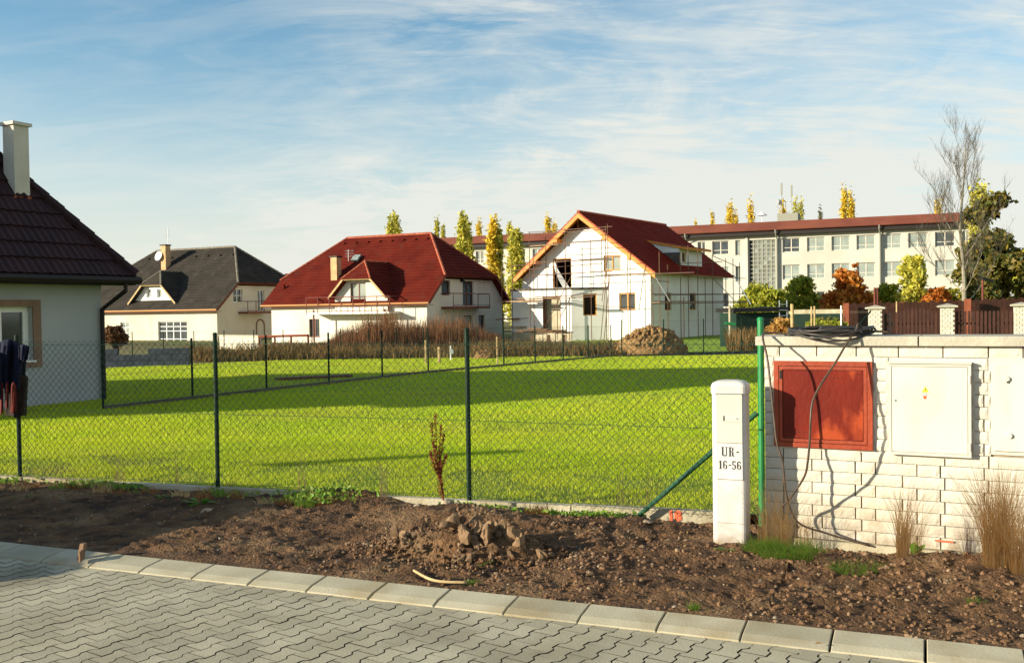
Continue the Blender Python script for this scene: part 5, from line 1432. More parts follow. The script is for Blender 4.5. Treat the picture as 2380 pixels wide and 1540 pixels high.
poplar(1849, 460, 16, 172, 'leaf_goldgreen', 'sparse yellow poplar right of the roof plant room', 500); poplar(1861, 464, 15, 174, 'leaf_goldgreen', 'second sparse poplar right of the roof plant room', 500)
poplar(1907, 489, 10, 182, 'leaf_dark', 'tiny dark tree tip above the school roof', 400); poplar(1963, 440, 20, 168, 'leaf_gold', 'tall bright poplar above the school, left one of a pair', 1000)
poplar(1977, 443, 17, 170, 'leaf_gold', 'tall bright poplar above the school, right one of a pair', 900); poplar(2181, 465, 20, 165, 'leaf_gold', 'golden poplar behind the bare tree', 800)
def bush(name, label, px0, px1, ytop, ybot, Y, mt, n, size=.22, group=None, seed=1, nb=60, mt2=None, cat='bush', shape=.6, thk=None, trunk=True):
    r = np.random.default_rng(seed); a = P(px0, ybot, Y); b = P(px1, ybot, Y); zt_ = P((px0+px1)/2, ytop, Y).z; zb_ = min(a.z, b.z); w = (b.x-a.x)/2; cx_ = (a.x+b.x)/2
    zg = base_z(Y); H_ = zt_-zb_; t = thing(name, label, cat, (cx_, Y, zg), group); dp = thk or w
    blobs = []
    for k in range(nb):
        hh = r.random(); ww = w*(1-hh**1.6*shape); ang = r.random()*6.28; q = r.random()**.5*.92
        br = (.13+.22*r.random())*min(w, H_)*(1-.25*hh)
        blobs.append((cx_+math.cos(ang)*ww*q, Y+math.sin(ang)*dp*q, zb_+br*.5+(H_-br*1.3)*hh, br*1.15, br*1.15, br*.85))
    c = blob_points(int(n*1.6), blobs, r, .25); leaves_mesh('crown', c, size*.78, MT[mt], t, seed=seed)
    if trunk:
        m = MB(); m.tube([(cx_, Y, zg-.2), (cx_+.1, Y, zg+(zt_-zg)*.35)], .12+.02*H_, 6, r2=.08)
        for k in range(7):
            bq = blobs[k % len(blobs)]; m.tube([(cx_, Y, zg+(zt_-zg)*.15), ((cx_+bq[0])/2, (Y+bq[1])/2, (zg+bq[2])/2+.4), bq[:3]], .06, 5, r2=.02)
        m.build('trunk', MT['bark'], t)
    return t
GB = 'autumn shrubs in front of the school'
bush('shrub', 'olive green shrub beside the scaffolding in front of the school stairwell', 1700, 1815, 662, 744, 95, 'leaf_green', 4200, .26, GB, 3)
bush('shrub', 'light green young tree left of the red maple', 1808, 1912, 640, 750, 84, 'leaf_green', 4800, .24, GB, 4, shape=.95)
bush('shrub', 'low olive shrub mass just left of the light green young tree', 1752, 1850, 672, 745, 90, 'leaf_green', 3600, .24, GB, 51, shape=.4, trunk=False)
bush('shrub', 'yellow green low shrub between the young tree and the red maple', 1850, 1935, 676, 748, 86, 'leaf_goldgreen', 3000, .22, GB, 52, shape=.4, trunk=False)
bush('shrub', 'dark low shrub filling the gap right of the red maple', 1985, 2090, 682, 745, 88, 'leaf_green', 3400, .24, GB, 53, shape=.4, trunk=False)
for k_, (a_, b_, y_, w_) in enumerate(((1735, 1800, 690, 'behind the shed'), (1795, 1870, 694, 'above the paired garden posts'), (1950, 2030, 690, 'behind the first white pillar'), (2075, 2140, 694, 'above the arched picket gate'), (2130, 2215, 698, 'above the second white pillar'))):
    bush('shrub', 'dark background shrub low against the school wall '+w_, a_, b_, y_, 748, 100, 'leaf_dark' if k_ % 2 else 'leaf_goldgreen', 2600, .26, GB, 70+k_, shape=.3, trunk=False)
bush('maple_tree', 'red maple in full autumn colour before the school', 1915, 2030, 612, 752, 80, 'leaf_red', 5200, .24, GB, 5, cat='tree', shape=.9)
bush('shrub', 'rusty orange low shrub at the foot of the red maple', 1895, 1975, 680, 757, 76, 'leaf_red', 2400, .22, GB, 6, trunk=False)
bush('shrub', 'mixed green shrub right of the red maple', 2025, 2100, 660, 747, 82, 'leaf_green', 3000, .24, GB, 7)
bush('autumn_tree', 'yellow green tree in front of the right school windows', 2070, 2175, 592, 744, 80, 'leaf_goldgreen', 5200, .24, GB, 8, cat='tree', shape=.95)
bush('shrub', 'red brown shrub to the left of the bare tree trunk', 2140, 2215, 668, 744, 78, 'leaf_red', 2600, .22, GB, 9)
bush('shrub', 'yellow shrub at the foot of the bare tree', 2190, 2245, 668, 744, 79, 'leaf_goldgreen', 1600, .22, GB, 19, trunk=False)
bush('broadleaf_tree', 'large dark green tree right of the school end wall', 2222, 2362, 455, 712, 96, 'leaf_dark', 15000, .34, 'trees at the right edge', 10, nb=50, cat='tree', shape=.7)
poplar(2277, 430, 40, 100, 'leaf_goldgreen', 'golden tipped poplar rising out of the dark tree at right', 2600, 'trees at the right edge')
bush('broadleaf_tree', 'dark green tree filling the lower right corner behind the fence', 2270, 2420, 585, 716, 84, 'leaf_dark', 7000, .34, 'trees at the right edge', 12, nb=20, cat='tree', shape=.6)
bush('broadleaf_tree', 'olive tree crown cut off by the right frame edge', 2345, 2460, 562, 716, 90, 'leaf_green', 4200, .32, 'trees at the right edge', 13, cat='tree')
bush('shrub', 'low dark green shrub below the bare tree, right of its trunk', 2240, 2330, 655, 716, 80, 'leaf_dark', 2800, .26, GB, 14, trunk=False)
bush('shrub', 'dry orange leaved shrub beyond the coil on the wall', 1783, 1850, 738, 785, 36, 'leaf_orange', 3000, .07, 'garden shrubs behind the wall', 15)
bush('shrub', 'green and yellow garden shrub beside the brick pillar', 1852, 1990, 742, 790, 42, 'leaf_green', 3600, .08, 'garden shrubs behind the wall', 16)
bush('shrub', 'dark garden bush under the shed wall', 1870, 2010, 735, 790, 50, 'leaf_dark', 3600, .1, 'garden shrubs behind the wall', 17)
bush('shrub', 'brown leafless shrub at the corner of the near left house', 236, 300, 757, 800, 45, 'thicket', 2500, .09, None, 18)

# bare tree
def bare_tree(px, ybase, ytop, Y, label):
    r = random.Random(11); b = P(px, ybase, Y); z0_ = base_z(Y); zt_ = P(px, ytop, Y).z; H_ = zt_-z0_
    t = thing('bare_tree', label, 'tree', (b.x, Y, z0_)); m = MB(); tw_ = MB()
    top = Vector((b.x+.3, Y, z0_+H_*.93)); trunk = [Vector((b.x, Y, z0_-.3)), Vector((b.x+.1, Y, z0_+H_*.25)), Vector((b.x-.15, Y, z0_+H_*.5)), Vector((b.x+.1, Y, z0_+H_*.72)), top]
    tp_ = smooth_pts(trunk, 5); m.tube(tp_, .20, 8, r2=.015)
    def branch(p, d, ln, rad, dep):
        n_ = 5; pts = [p]; q = p; dd = d.copy()
        for i in range(n_):
            dd = (dd+Vector((r.uniform(-.13, .13), r.uniform(-.13, .13), .11+r.uniform(-.04, .06)))).normalized(); q = q+dd*ln/n_; pts.append(q)
        (m if dep < 2 else tw_).tube(pts, rad, 5 if dep < 2 else 3, cap=False, r2=rad*.3)
        if dep >= 4: return
        for k in range(7 if dep < 3 else 3):
            t_ = r.uniform(.2, 1); idx = min(int(t_*n_), n_-1); bp_ = pts[idx].lerp(pts[idx+1], t_*n_-idx if t_ < 1 else 1)
            a = Vector((r.uniform(-1, 1), r.uniform(-1, 1), r.uniform(0, .6))).normalized(); nd = (dd*.9+a*.75).normalized()
            branch(bp_, nd, ln*r.uniform(.38, .58), rad*.55, dep+1)
    for k in range(19):
        f = .16+.78*k/19; idx = min(int(f*(len(tp_)-1)), len(tp_)-2); p = tp_[idx]
        a = k*2.4; el = R(34+34*f); ln = H_*(.23*(1-f)**.7+.11)*r.uniform(.75, 1.1)
        branch(p, Vector((math.cos(a)*math.cos(el), math.sin(a)*math.cos(el), math.sin(el))), ln, .036*(1-f)+.016, 1)
    m.build('trunk', MT['bark_pale'], t); tw_.build('twigs', MT['twig'], t, kind='stuff')
    return t
bare_tree(2238, 722, 282, 72, 'tall leafless tree with pale bark standing at the right end of the school')

# brown thicket and dry weeds (twigs)
def twigs(name, n, pos, hgt, w, mt, label, cat, seed, lean=.35, kinky=True):
    r = np.random.default_rng(seed); P_ = np.array([pos(r) for _ in range(n)]); h = np.array([hgt(p) for p in P_])*(.55+.5*r.random(n))
    a = r.random(n)*6.283; l = lean*h*r.random(n); ww = w*(.6+.8*r.random(n))
    mid = P_+np.stack([np.cos(a)*l*.35, np.sin(a)*l*.35, h*.55], 1); top = P_+np.stack([np.cos(a)*l, np.sin(a)*l, h], 1)
    b = r.random(n)*6.283; dx = np.stack([np.cos(b)*ww, np.sin(b)*ww, np.zeros(n)], 1)
    v = np.empty((n, 2, 4, 3))
    v[:, 0, 0] = P_-dx; v[:, 0, 1] = P_+dx; v[:, 0, 2] = mid+dx*.7; v[:, 0, 3] = mid-dx*.7
    v[:, 1, 0] = mid-dx*.7; v[:, 1, 1] = mid+dx*.7; v[:, 1, 2] = top+dx*.15; v[:, 1, 3] = top-dx*.15
    o_ = npmesh(name, v.reshape(-1, 3), 4, 4, mt, attr=np.repeat(r.random(n)**2, 8)); return tag(o_, label, cat, kind='stuff')
def pos_strip(pxa, pxb, Ya, Yb):
    def f(r):
        px = pxa+(pxb-pxa)*r.random(); Y = Ya+(Yb-Ya)*r.random(); q = P(px, 770, Y); return (q.x, Y, base_z(Y)-.02)
    return f
def thick_h(p):
    px = W2+FOC*p[0]/p[1]
    pts = [(700, .5), (760, 1.0), (800, 1.9), (850, 3.0), (905, 3.4), (940, 2.6), (980, 2.6), (1020, 3.0), (1070, 2.7), (1110, 2.0), (1160, 1.4)]
    for (a, b), (c, d) in zip(pts, pts[1:]):
        if a <= px <= c: return (b+(d-b)*(px-a)/(c-a))*(.80+.75*noise.noise(Vector((p[0]*.9, p[1]*.9, 0))))
    return .5
twigs('thicket', 16000, pos_strip(700, 1160, 45, 58), lambda p: thick_h(p)*.60, .014, MT['thicket'], 'dense brown leafless thicket in front of the red roofed house', 'thicket', 1, .25)
twigs('dry_weeds', 16000, pos_strip(430, 1450, 37.2, 46), lambda p: .45*(1+1.2*noise.noise(Vector((p[0]*.5, p[1]*.5, 4)))), .016, MT['dry_weed'], 'brown dry weeds in the rough strip beyond the lawn', 'weeds', 2, .5)
twigs('reeds', 1400, pos_strip(1690, 1830, 40, 48), lambda p: 1.0, .015, MT['dry_weed'], 'dry stalks and seedlings between the white house and the shed', 'weeds', 3, .4)
def earth_pile(name, label, pxa, pxb, ytop, Y, mt, seed, d=1.2):
    a = P(pxa, 800, Y); b = P(pxb, 800, Y); z0_ = base_z(Y); H_ = P((pxa+pxb)/2, ytop, Y).z-z0_; w = (b.x-a.x)/2; cx_ = (a.x+b.x)/2; n = 60
    t = thing(name, label, 'dirt pile', (cx_, Y, z0_)); m = MB(); vs_ = []
    for j in range(n):
        for i in range(n):
            x = -1+2*i/(n-1); y = -1+2*j/(n-1); rr_ = math.sqrt(x*x+y*y); hgt = max(0, 1-rr_**2.4)**.62
            q = Vector((x*3+seed, y*3, 0)); hh = H_*hgt*(.92+.22*noise.noise(q*1.2)+.16*noise.noise(q*3))
            k_ = .09*noise.noise(q*6)
            vs_.append((cx_+x*w*1.05+k_*2, Y+y*d*w, z0_-.03+hh+(k_*1.6 if hgt > .05 else 0)))
    m.add(vs_, [(j*n+i, j*n+i+1, (j+1)*n+i+1, (j+1)*n+i) for j in range(n-1) for i in range(n-1)]); m.build('heap', mt, t, smooth=False)
    pr_ = [rock_mesh('lump', k+seed, mt, 1, .4) for k in range(4)]; r = random.Random(seed)
    for k in range(90 if w > 1 else 14):
        a_ = r.random()*6.28; q = r.random()**.5*.93; x = q*math.cos(a_); y = -abs(q*math.sin(a_)) if r.random() < .8 else q*math.sin(a_)
        hgt = H_*max(0, 1-q**2.2)**.75; sz_ = r.uniform(.05, .15)*(1 if w > 1 else .6)
        link_mesh('lump', pr_[k % 4], t, (cx_+x*w, Y+y*d*w, z0_+hgt+.01), (r.random()*6, r.random()*6, r.random()*6), (sz_, sz_*.8, sz_*.75))
    return t
earth_pile('dirt_pile', 'large heap of brown earth in front of the scaffolded house', 1428, 1592, 762, 38.6, MT['earth'], 3, 1.0)
earth_pile('dirt_pile', 'small heap of pale brown earth at the edge of the lawn', 1098, 1152, 815, 36.5, MT['earth'], 9, 1.0)

# ------------------------------------------------------------------ things across the lawn
bw = thing('block_wall', 'low dark wall of stacked concrete blocks behind the near left house', 'wall', G(340, 850))
A = G(236, 853); B = G(440, 849); uu = (B-A); uu.z = 0; ll = uu.length; uu.normalize()
for r_ in range(3):
    x = -(r_ % 2)*.25
    while x < ll:
        a = max(x, 0); b = min(x+.5, ll)
        if not (r_ == 2 and noise.noise(Vector((x*.6, 0, 0))) > .22 and x < ll*.6) and b-a > .05:
            m = MB(); q = A+uu*a; z = base_z(q.y)+r_*.2; m.box(Vector((q.x, q.y, z)), uu*(b-a-.012), Vector((-uu.y, uu.x, 0))*.25, Z3*.19); m.build('block', MT['block_dark'], bw)
        x += .5
yw = thing('yard_wall', 'low white yard wall between the dark roofed and the red roofed house', 'wall', P(560, 800, 60))
A = P(510, 781, 60); B = P(601, 780, 57.5); m = MB(); zb_ = -.5
m.box(Vector((A.x, A.y, zb_)), Vector((B.x-A.x, B.y-A.y, 0)), Vector((.1, .25, 0)), Z3*(A.z-zb_)); m.build('wall_panel', MT['plaster_cream'], yw)
m = MB(); m.box(Vector((A.x-.05, A.y-.05, A.z+.001)), Vector((B.x-A.x, B.y-A.y, 0))*1.01, Vector((.13, .33, 0)), Z3*.08); m.build('wall_coping', MT['cap_concrete'], yw)
gr_ = thing('rail_gate', 'dark brown rail gate in front of the red roofed house corner', 'gate', P(655, 800, 52))
A = P(602, 782, 53); B = P(716, 779, 50); m = MB(); m.tube([A, B], .07, 6); m.build('rail', MT['fascia_brown'], gr_); m = MB(); m.tube([A-Z3*.45, B-Z3*.45], .03, 5); m.build('rail', MT['fascia_brown'], gr_)
for k in range(4): q = A.lerp(B, k/3); m = MB(); m.tube([Vector((q.x, q.y, base_z(q.y)-.1)), q+Z3*.02], .05, 6); m.build('gate_post', MT['fascia_brown'], gr_)
for (x_, y0_, y1_, w_, mt_, lb) in ((1021, 806, 844, .045, 'pale_wood', 'thicker white stake of the two short ones on the lawn edge'), (1048, 803, 837, .028, 'white_paint', 'thin white stake with a rag tied round it'), (990, 790, 846, .03, 'pale_wood', 'yellowish wooden stake touching a green fence post'), (1156, 782, 846, .022, 'pale_wood', 'tall thin sapling stake beside the small earth heap')):
    q = G(x_, y1_); zt_ = zat(q.x, q.y, y0_); m = MB(); m.tube([q-Z3*.1, Vector((q.x, q.y, zt_))], w_, 6); st = thing('wooden_stake', lb, 'stake', q, 'stakes beyond the lawn'); m.build('stake_pole', MT[mt_], st)
    if mt_ == 'white_paint': m = MB(); m.cbox((q.x+.03, q.y-.04, q.z+.32), .12, .05, .16, (1, .2, 0)); m.build('rag', MT['white_paint'], st)
q = G(732, 881); m = MB(); A = G(648, 885); B = G(820, 877); uu = (B-A).normalized()
pk = thing('plank', 'long brown plank lying on the shaded lawn by the boundary fence', 'plank', q); m.box(A, B-A, Vector((-uu.y, uu.x, 0))*.35, Z3*.07); m.build('plank_board', MT['brown_wood'], pk)
# shed
Ys = 46; A = P(1706, 715, Ys); B = P(1836, 712, Ys+.5); z0_ = base_z(Ys)
sh = thing('shed', 'low dark green shed with flat black roof beside the scaffolded house', 'shed', ((A.x+B.x)/2, Ys+1, z0_))
m = MB(); m.box((A.x+.1, Ys, z0_-.2), (B.x-A.x-.2, .4, 0), (-.3, 2.2, 0), (0, 0, A.z-z0_-.05)); m.build('shed_wall', MT['shed_green'], sh)
m = MB(); m.box((A.x-.05, Ys-.15, A.z-.22), (B.x-A.x+.1, .4, .03), (-.3, 2.6, 0), (0, 0, .2)); m.build('shed_roof', MT['black'], sh)
m = MB(); q = A+(B-A)*.78; m.tube([q+Vector((0, -.3, -1.4)), q+Vector((.05, -.1, 0.3))], .025, 5); m.tube([q+Vector((.35, -.3, -1.4)), q+Vector((.40, -.1, .3))], .025, 5)
for k in range(6): m.tube([q+Vector((.0, -.28, -1.2+.26*k)), q+Vector((.38, -.28, -1.2+.26*k))], .018, 4)
ld = tag(m.build('ladder', MT['pole_grey'], None, loc=q), 'grey ladder leaning against the dark green shed', 'ladder')
# posts in the garden
for (x_, y0_, Y, w_, mt_, lb) in ((1765, 748, 30, .055, 'pale_wood', 'wooden post right behind the green fence end post'), (1789, 708, 33, 0, 'pale_wood', ''), (1841, 706, 33, .055, 'pale_wood', 'thick pale wooden post left of the paired posts'), (1886, 712, 34, .03, 'pale_wood', 'left of the two close pale posts in the garden'), (1893, 711, 34, .035, 'pale_wood', 'right of the two close pale posts in the garden'),
      (1955, 710, 35, .028, 'white_paint', 'thin white post in front of the brick pillar'), (1696, 710, 42, .05, 'concrete', 'pale post with green cloth in front of the shed corner'), (2033, 668, 36, .04, 'rail_metal', 'left rusty pole rising behind the white pillar'), (2039, 668, 36, .04, 'rail_metal', 'right rusty pole rising behind the white pillar'), (2084, 700, 40, .03, 'pale_wood', 'short pale stake above the picket gate'), (2284, 650, 46, .05, 'rail_metal', 'tall rusty lamp pole near the dark trees')):
    if not lb: continue
    q = P(x_, y0_, Y); z0_ = base_z(Y)-.1; m = MB(); m.tube([Vector((q.x, Y, z0_)), q], w_, 8)
    ps = thing('garden_post', lb, 'post', (q.x, Y, z0_+.1), 'garden posts behind the wall'); m.build('pole', MT[mt_], ps)
    if x_ == 2284: m = MB(); m.cbox(q+Vector((.2, 0, .0)), .5, .3, .12, (1, 0, -.3)); m.build('lamp_head', MT['black'], ps)
    if x_ == 1696: m = MB(); m.cbox((q.x, Y-.1, q.z-.75), .45, .12, .10, (1, 0, -.1)); m.build('cloth', MT['green_bright'], ps)
# picket fence between white brick pillars
PA = P(2035, 712, 32); dp_ = dirv(-24)
def pillar(px, ytop, lbl, name='gate_pillar', mt='white_brick', cat='pillar', Yp=None, w_=.42, cap=True, group='white brick gate pillars'):
    if Yp is None: s_ = hitx(PA, dp_, px); q = PA+dp_*s_
    else: q = P(px, 770, Yp)
    zt_ = zat(q.x, q.y, ytop); z0_ = base_z(q.y)-.1
    t = thing(name, lbl, cat, (q.x, q.y, z0_+.1), group)
    n_ = int((zt_-z0_-.1)/.075)
    m = MB(); m.cbox((q.x, q.y, (z0_+zt_-.08)/2), w_-.03, w_-.03, zt_-.08-z0_, dp_); m.build('pillar_core', MT['mortar' if mt == 'white_brick' else mt], t)
    if mt == 'white_brick':
        nn_ = Vector((dp_.y, -dp_.x, 0)); me_ = {}
        for k in range(n_):
            for j in range(3):
                a = -w_/2+(j*.15 - (.07 if k % 2 else 0)); b = a+.145; a = max(a, -w_/2); b = min(b, w_/2)
                if b-a < .02: continue
                key = (round(b-a, 3))
                if key not in me_:
                    mb = MB(); mb.box((0, 0, 0), (b-a-.008, 0, 0), (0, w_, 0), (0, 0, .067)); mm_ = bpy.data.meshes.new('brick'); mm_.from_pydata(mb.v, [], mb.f); mm_.materials.append(MT['white_brick']); me_[key] = mm_
                link_mesh('brick', me_[key], t, Vector((q.x, q.y, z0_+.1+k*.075))+dp_*a+nn_*w_/2, (0, 0, math.atan2(dp_.y, dp_.x)))
    if cap:
        m = MB(); c_ = Vector((q.x, q.y, zt_-.09)); nn_ = Vector((-dp_.y, dp_.x, 0)); e_ = w_/2+.09
        vs_ = [c_-dp_*e_-nn_*e_, c_+dp_*e_-nn_*e_, c_+dp_*e_+nn_*e_, c_-dp_*e_+nn_*e_]; vs2 = [x+Z3*.05 for x in vs_]
        m.add(vs_+vs2+[c_+Z3*.12], [(3, 2, 1, 0), (0, 1, 5, 4), (1, 2, 6, 5), (2, 3, 7, 6), (3, 0, 4, 7), (4, 5, 8), (5, 6, 8), (6, 7, 8), (7, 4, 8)]); m.build('pillar_cap', MT['cap_concrete'], t)
    return q, zt_
q1, z1_ = pillar(2035, 711, 'white brick pillar at the left end of the picket gate')
q2, z2_ = pillar(2202, 707, 'white brick pillar between the two picket panels')
q3, z3_ = pillar(2374, 704, 'white brick pillar cut by the right frame edge')
def pickets(name, label, qa, qb, px0, px1, pitch, arch, ztop, mt='picket_wood', cat='fence', group='brown picket panels'):
    a = hitx(qa, dp_, px0); b = hitx(qa, dp_, px1); t = thing(name, label, cat, qa+dp_*(a+b)/2, group); nn_ = Vector((dp_.y, -dp_.x, 0))
    n_ = int((b-a)/pitch); z0_ = base_z(qa.y)
    me_ = bpy.data.meshes.new('picket'); mb = MB(); w_ = pitch*.62
    mb.add([(0, 0, 0), (w_, 0, 0), (w_, 0, .97), (w_*.5, 0, 1), (0, 0, .97), (0, .02, 0), (w_, .02, 0), (w_, .02, .97), (w_*.5, .02, 1), (0, .02, .97)], [(0, 1, 2, 3, 4), (9, 8, 7, 6, 5), (0, 5, 6, 1), (1, 6, 7, 2), (2, 7, 8, 3), (3, 8, 9, 4), (4, 9, 5, 0)])
    me_.from_pydata(mb.v, [], mb.f); me_.materials.append(MT[mt])
    for k in range(n_):
        f = (k+.5)/n_; h_ = ztop-z0_-.1 + (arch*math.sin(math.pi*f) if arch else 0)
        link_mesh('picket', me_, t, qa+dp_*(a+k*pitch)+nn_*.03+Z3*(z0_+.1-qa.z), (0, 0, math.atan2(dp_.y, dp_.x)), (1, 1, h_))
    for z in (z0_+.35, z0_+1.05): m = MB(); m.box(Vector(((qa+dp_*a).x, (qa+dp_*a).y, z)), dp_*(b-a), -nn_*.04, Z3*.07); m.build('rail', MT[mt], t)
    return t
qz = Vector((q1.x, q1.y, 0)); 
pickets('picket_gate', 'brown picket gate with arched top between the two left pillars', qz, q2, 2082, 2183, .115, .16, z1_-.22)
pickets('picket_fence', 'narrow open dark picket leaf next to the left white pillar', qz, q2, 2056, 2080, .13, 0, z1_-.22, 'fascia_dark')
pickets('picket_fence', 'straight brown picket panel between the right pillars', qz, q3, 2222, 2362, .115, 0, z2_-.2)
# second fence line further back
zz_ = P(2200, 700, 44).z
t = thing('board_fence', 'dark brown board fence running behind the gate pillars', 'fence', P(2200, 770, 44))
A = P(1960, 706, 44); B = P(2400, 692, 42.5); n_ = 150; me_ = bpy.data.meshes.new('picket'); mb = MB(); mb.box((0, 0, 0), (.045, 0, 0), (0, .02, 0), (0, 0, 1)); me_.from_pydata(mb.v, [], mb.f); me_.materials.append(MT['picket_wood'])
for k in range(n_):
    q = A.lerp(B, k/n_); z0_ = base_z(q.y)+.15; link_mesh('picket', me_, t, (q.x, q.y, z0_), (0, 0, -.15), (1, 1, q.z-z0_+.04*math.sin(k*.9)))
m = MB(); m.box(Vector((A.x, A.y+.03, 1.45)), Vector((B.x-A.x, B.y-A.y, 0)), Vector((0, .04, 0)), Z3*.08); m.build('rail', MT['picket_wood'], t); m = MB(); m.box(Vector((A.x, A.y+.03, .0)), Vector((B.x-A.x, B.y-A.y, 0)), Vector((0, .04, 0)), Z3*.55); m.build('base_board', MT['picket_wood'], t)
pillar(1967, 700, 'orange brick pillar in front of the red maple', 'brick_pillar', 'pillar_brick', Yp=43.5, w_=.28, cap=False, group='orange brick pillars')
pillar(2249, 690, 'orange brick pillar beside the bare tree trunk', 'brick_pillar', 'pillar_brick', Yp=42.5, w_=.3, cap=False, group='orange brick pillars')
pillar(2092, 698, 'dull red brick pillar behind the picket gate', 'brick_pillar', 'pillar_brick', Yp=46, w_=.4, cap=False, group='orange brick pillars')
q = P(1925, 745, 60); m = MB(); m.cbox((q.x, q.y, 1.34), 4.6, .3, .26, dp_); ww_ = thing('low_wall', 'long low white wall seen under the red maple', 'wall', (q.x, q.y, -.2)); m.build('wall_panel', MT['concrete'], ww_); m = MB(); m.cbox((q.x, q.y-.03, .5), 6.6, .3, 1.42, dp_); m.build('wall_base', MT['shed_green'], ww_)

# ------------------------------------------------------------------ cloth on the fence at the left edge
def cloth_grid(name, mt, parent, px0, px1, y0_, y1_, Yc, depth, seed, taper=.0, thick=.1, folds=5, edge=None):
    """hanging folded cloth with a front and a back skin"""
    nx_, nz_ = 26, 34; m = MB(); vs_ = []
    for side in (0, 1):
        for j in range(nz_+1):
            tz = j/nz_
            for i in range(nx_+1):
                tx = i/nx_; cx_ = (px0+px1)/2; hw = (px1-px0)/2*(1-taper*tz)*(edge(tz) if edge else 1)
                px = cx_+hw*(2*tx-1); rnd = math.sqrt(max(0, 1-(2*tx-1)**2))
                f = .25*math.sin(tx*folds*3.14+seed+tz*1.3)+.12*math.sin(tx*folds*7+seed*2+tz*3)
                dpt = depth*(rnd*(.6+f)) if side == 0 else -depth*.35*rnd
                if tz < .12: dpt *= (tz/.12)**.5
                q = P(px, y0_+(y1_-y0_)*tz+(3*math.sin(tx*9+seed) if j == nz_ else 0)+(1-tz)**2*(y1_-y0_)*.16*(2*tx-1)**2, Yc-dpt); vs_.append(q)
    K = (nx_+1)*(nz_+1)
    fs = []
    for j in range(nz_):
        for i in range(nx_):
            a = j*(nx_+1)+i; fs.append((a, a+1, a+nx_+2, a+nx_+1)[::-1]); fs.append((K+a, K+a+1, K+a+nx_+2, K+a+nx_+1))
    for j in range(nz_):
        a = j*(nx_+1); fs.append((a, K+a, K+a+nx_+1, a+nx_+1)); a += nx_; fs.append((a, K+a, K+a+nx_+1, a+nx_+1)[::-1])
    for i in range(nx_): fs.append((i, i+1, K+i+1, K+i)); a = nz_*(nx_+1)+i; fs.append((a, a+1, K+a+1, K+a)[::-1])
    m.add(vs_, fs); return m.build(name, mt, parent, smooth=True)
Yj = (FE0+FEd*hitx(FE0, FEd, 30)).y-.05
jk = thing('jacket', 'dark blue jacket draped over the fence at the left edge', 'jacket', P(30, 880, Yj))
cloth_grid('jacket_body', MT['jacket'], jk, -22, 62, 788, 905, Yj, .16, 1.3, edge=lambda t: .80+.2*min(1, t*4)-.08*t)
cloth_grid('sleeve', MT['jacket'], jk, 36, 69, 800, 838, Yj-.06, .10, 2.2, taper=.3, folds=3)
cloth_grid('sleeve', MT['jacket'], jk, -20, 8, 815, 925, Yj-.1, .10, .7, folds=3)
bgc = thing('sack', 'dark brown sack hanging below the jacket on the fence', 'sack', P(45, 920, Yj))
cloth_grid('sack_body', MT['bag_brown'], bgc, 8, 66, 860, 968, Yj+.02, .13, 3.1, taper=.15, folds=2)
sca = thing('striped_scarf', 'red striped scarf ends hanging beneath the jacket on the fence', 'scarf', P(22, 920, Yj))
for x0, x1, y1_ in ((0, 8, 962), (12, 20, 948), (24, 38, 958)): cloth_grid('scarf_strip', MT['scarf_red'], sca, x0, x1, 886, y1_, Yj-.13, .04, x0, folds=2)

# ------------------------------------------------------------------ rubble pile
rp = thing('rubble_pile', 'heap of broken concrete and clods on the soil between kerb and fence', 'rubble', (-.35, 7.55, .05))
rocks = [rock_mesh('stone', k, MT['stone'], 2, .75) for k in range(7)]
r = random.Random(21)
cen = G(1085, 1255, .12)
for k in range(150):
    a = r.random()*6.28; q = r.random()**.6; x = math.cos(a)*q*.62; y = math.sin(a)*q*.30
    if r.random() < .25: x -= .12; 
    p = Vector((cen.x, cen.y, 0))+Ku*x+Kn*y; hh = .23*max(0, 1-q*q)
    sz_ = (.014+.050*r.random()**2.0)*(1.25-.5*q)
    link_mesh('stone', rocks[k % 7], rp, (p.x, p.y, soil_h(p.x, p.y)+hh*r.uniform(.35, 1)), (r.random()*6, r.random()*6, r.random()*6), (sz_*r.uniform(.9, 1.6), sz_, sz_*r.uniform(.5, .9)))
def rub_pos(r):
    a = r.random()*6.28; q = r.random()**.5*1.25; p = Vector((cen.x, cen.y, 0))+Ku*math.cos(a)*q*.75+Kn*math.sin(a)*q*.38
    return (p.x, p.y, soil_h(p.x, p.y)+.15*max(0, 1-q*q)*r.random())
rb3 = scatter_rocks('small_rubble', 1500, rub_pos, lambda r: .005+.018*r.random()**2, MT['clod'], None, None, 31); rb3.parent = rp; rb3.matrix_parent_inverse = Matrix.Translation(-off(rp))
m = MB()
for j in range(25):
    for i in range(25):
        pass
hm = []; hf_ = []
for j in range(31):
    for i in range(31):
        x = -1+2*i/30; y = -1+2*j/30; p = Vector((cen.x, cen.y, 0))+Ku*x*.66+Kn*y*.33; q = x*x+y*y
        hm.append((p.x, p.y, soil_h(p.x, p.y)-.03+max(0, 1-q)*.18*(1+.5*noise.noise(Vector((x*5, y*5, 3)))) + .02*noise.noise(Vector((x*14, y*10, 3)))))
for j in range(30):
    for i in range(30): hf_.append((j*31+i, j*31+i+1, (j+1)*31+i+1, (j+1)*31+i))
m.add(hm, hf_); m.build('heap_core', MT['soil'], rp)
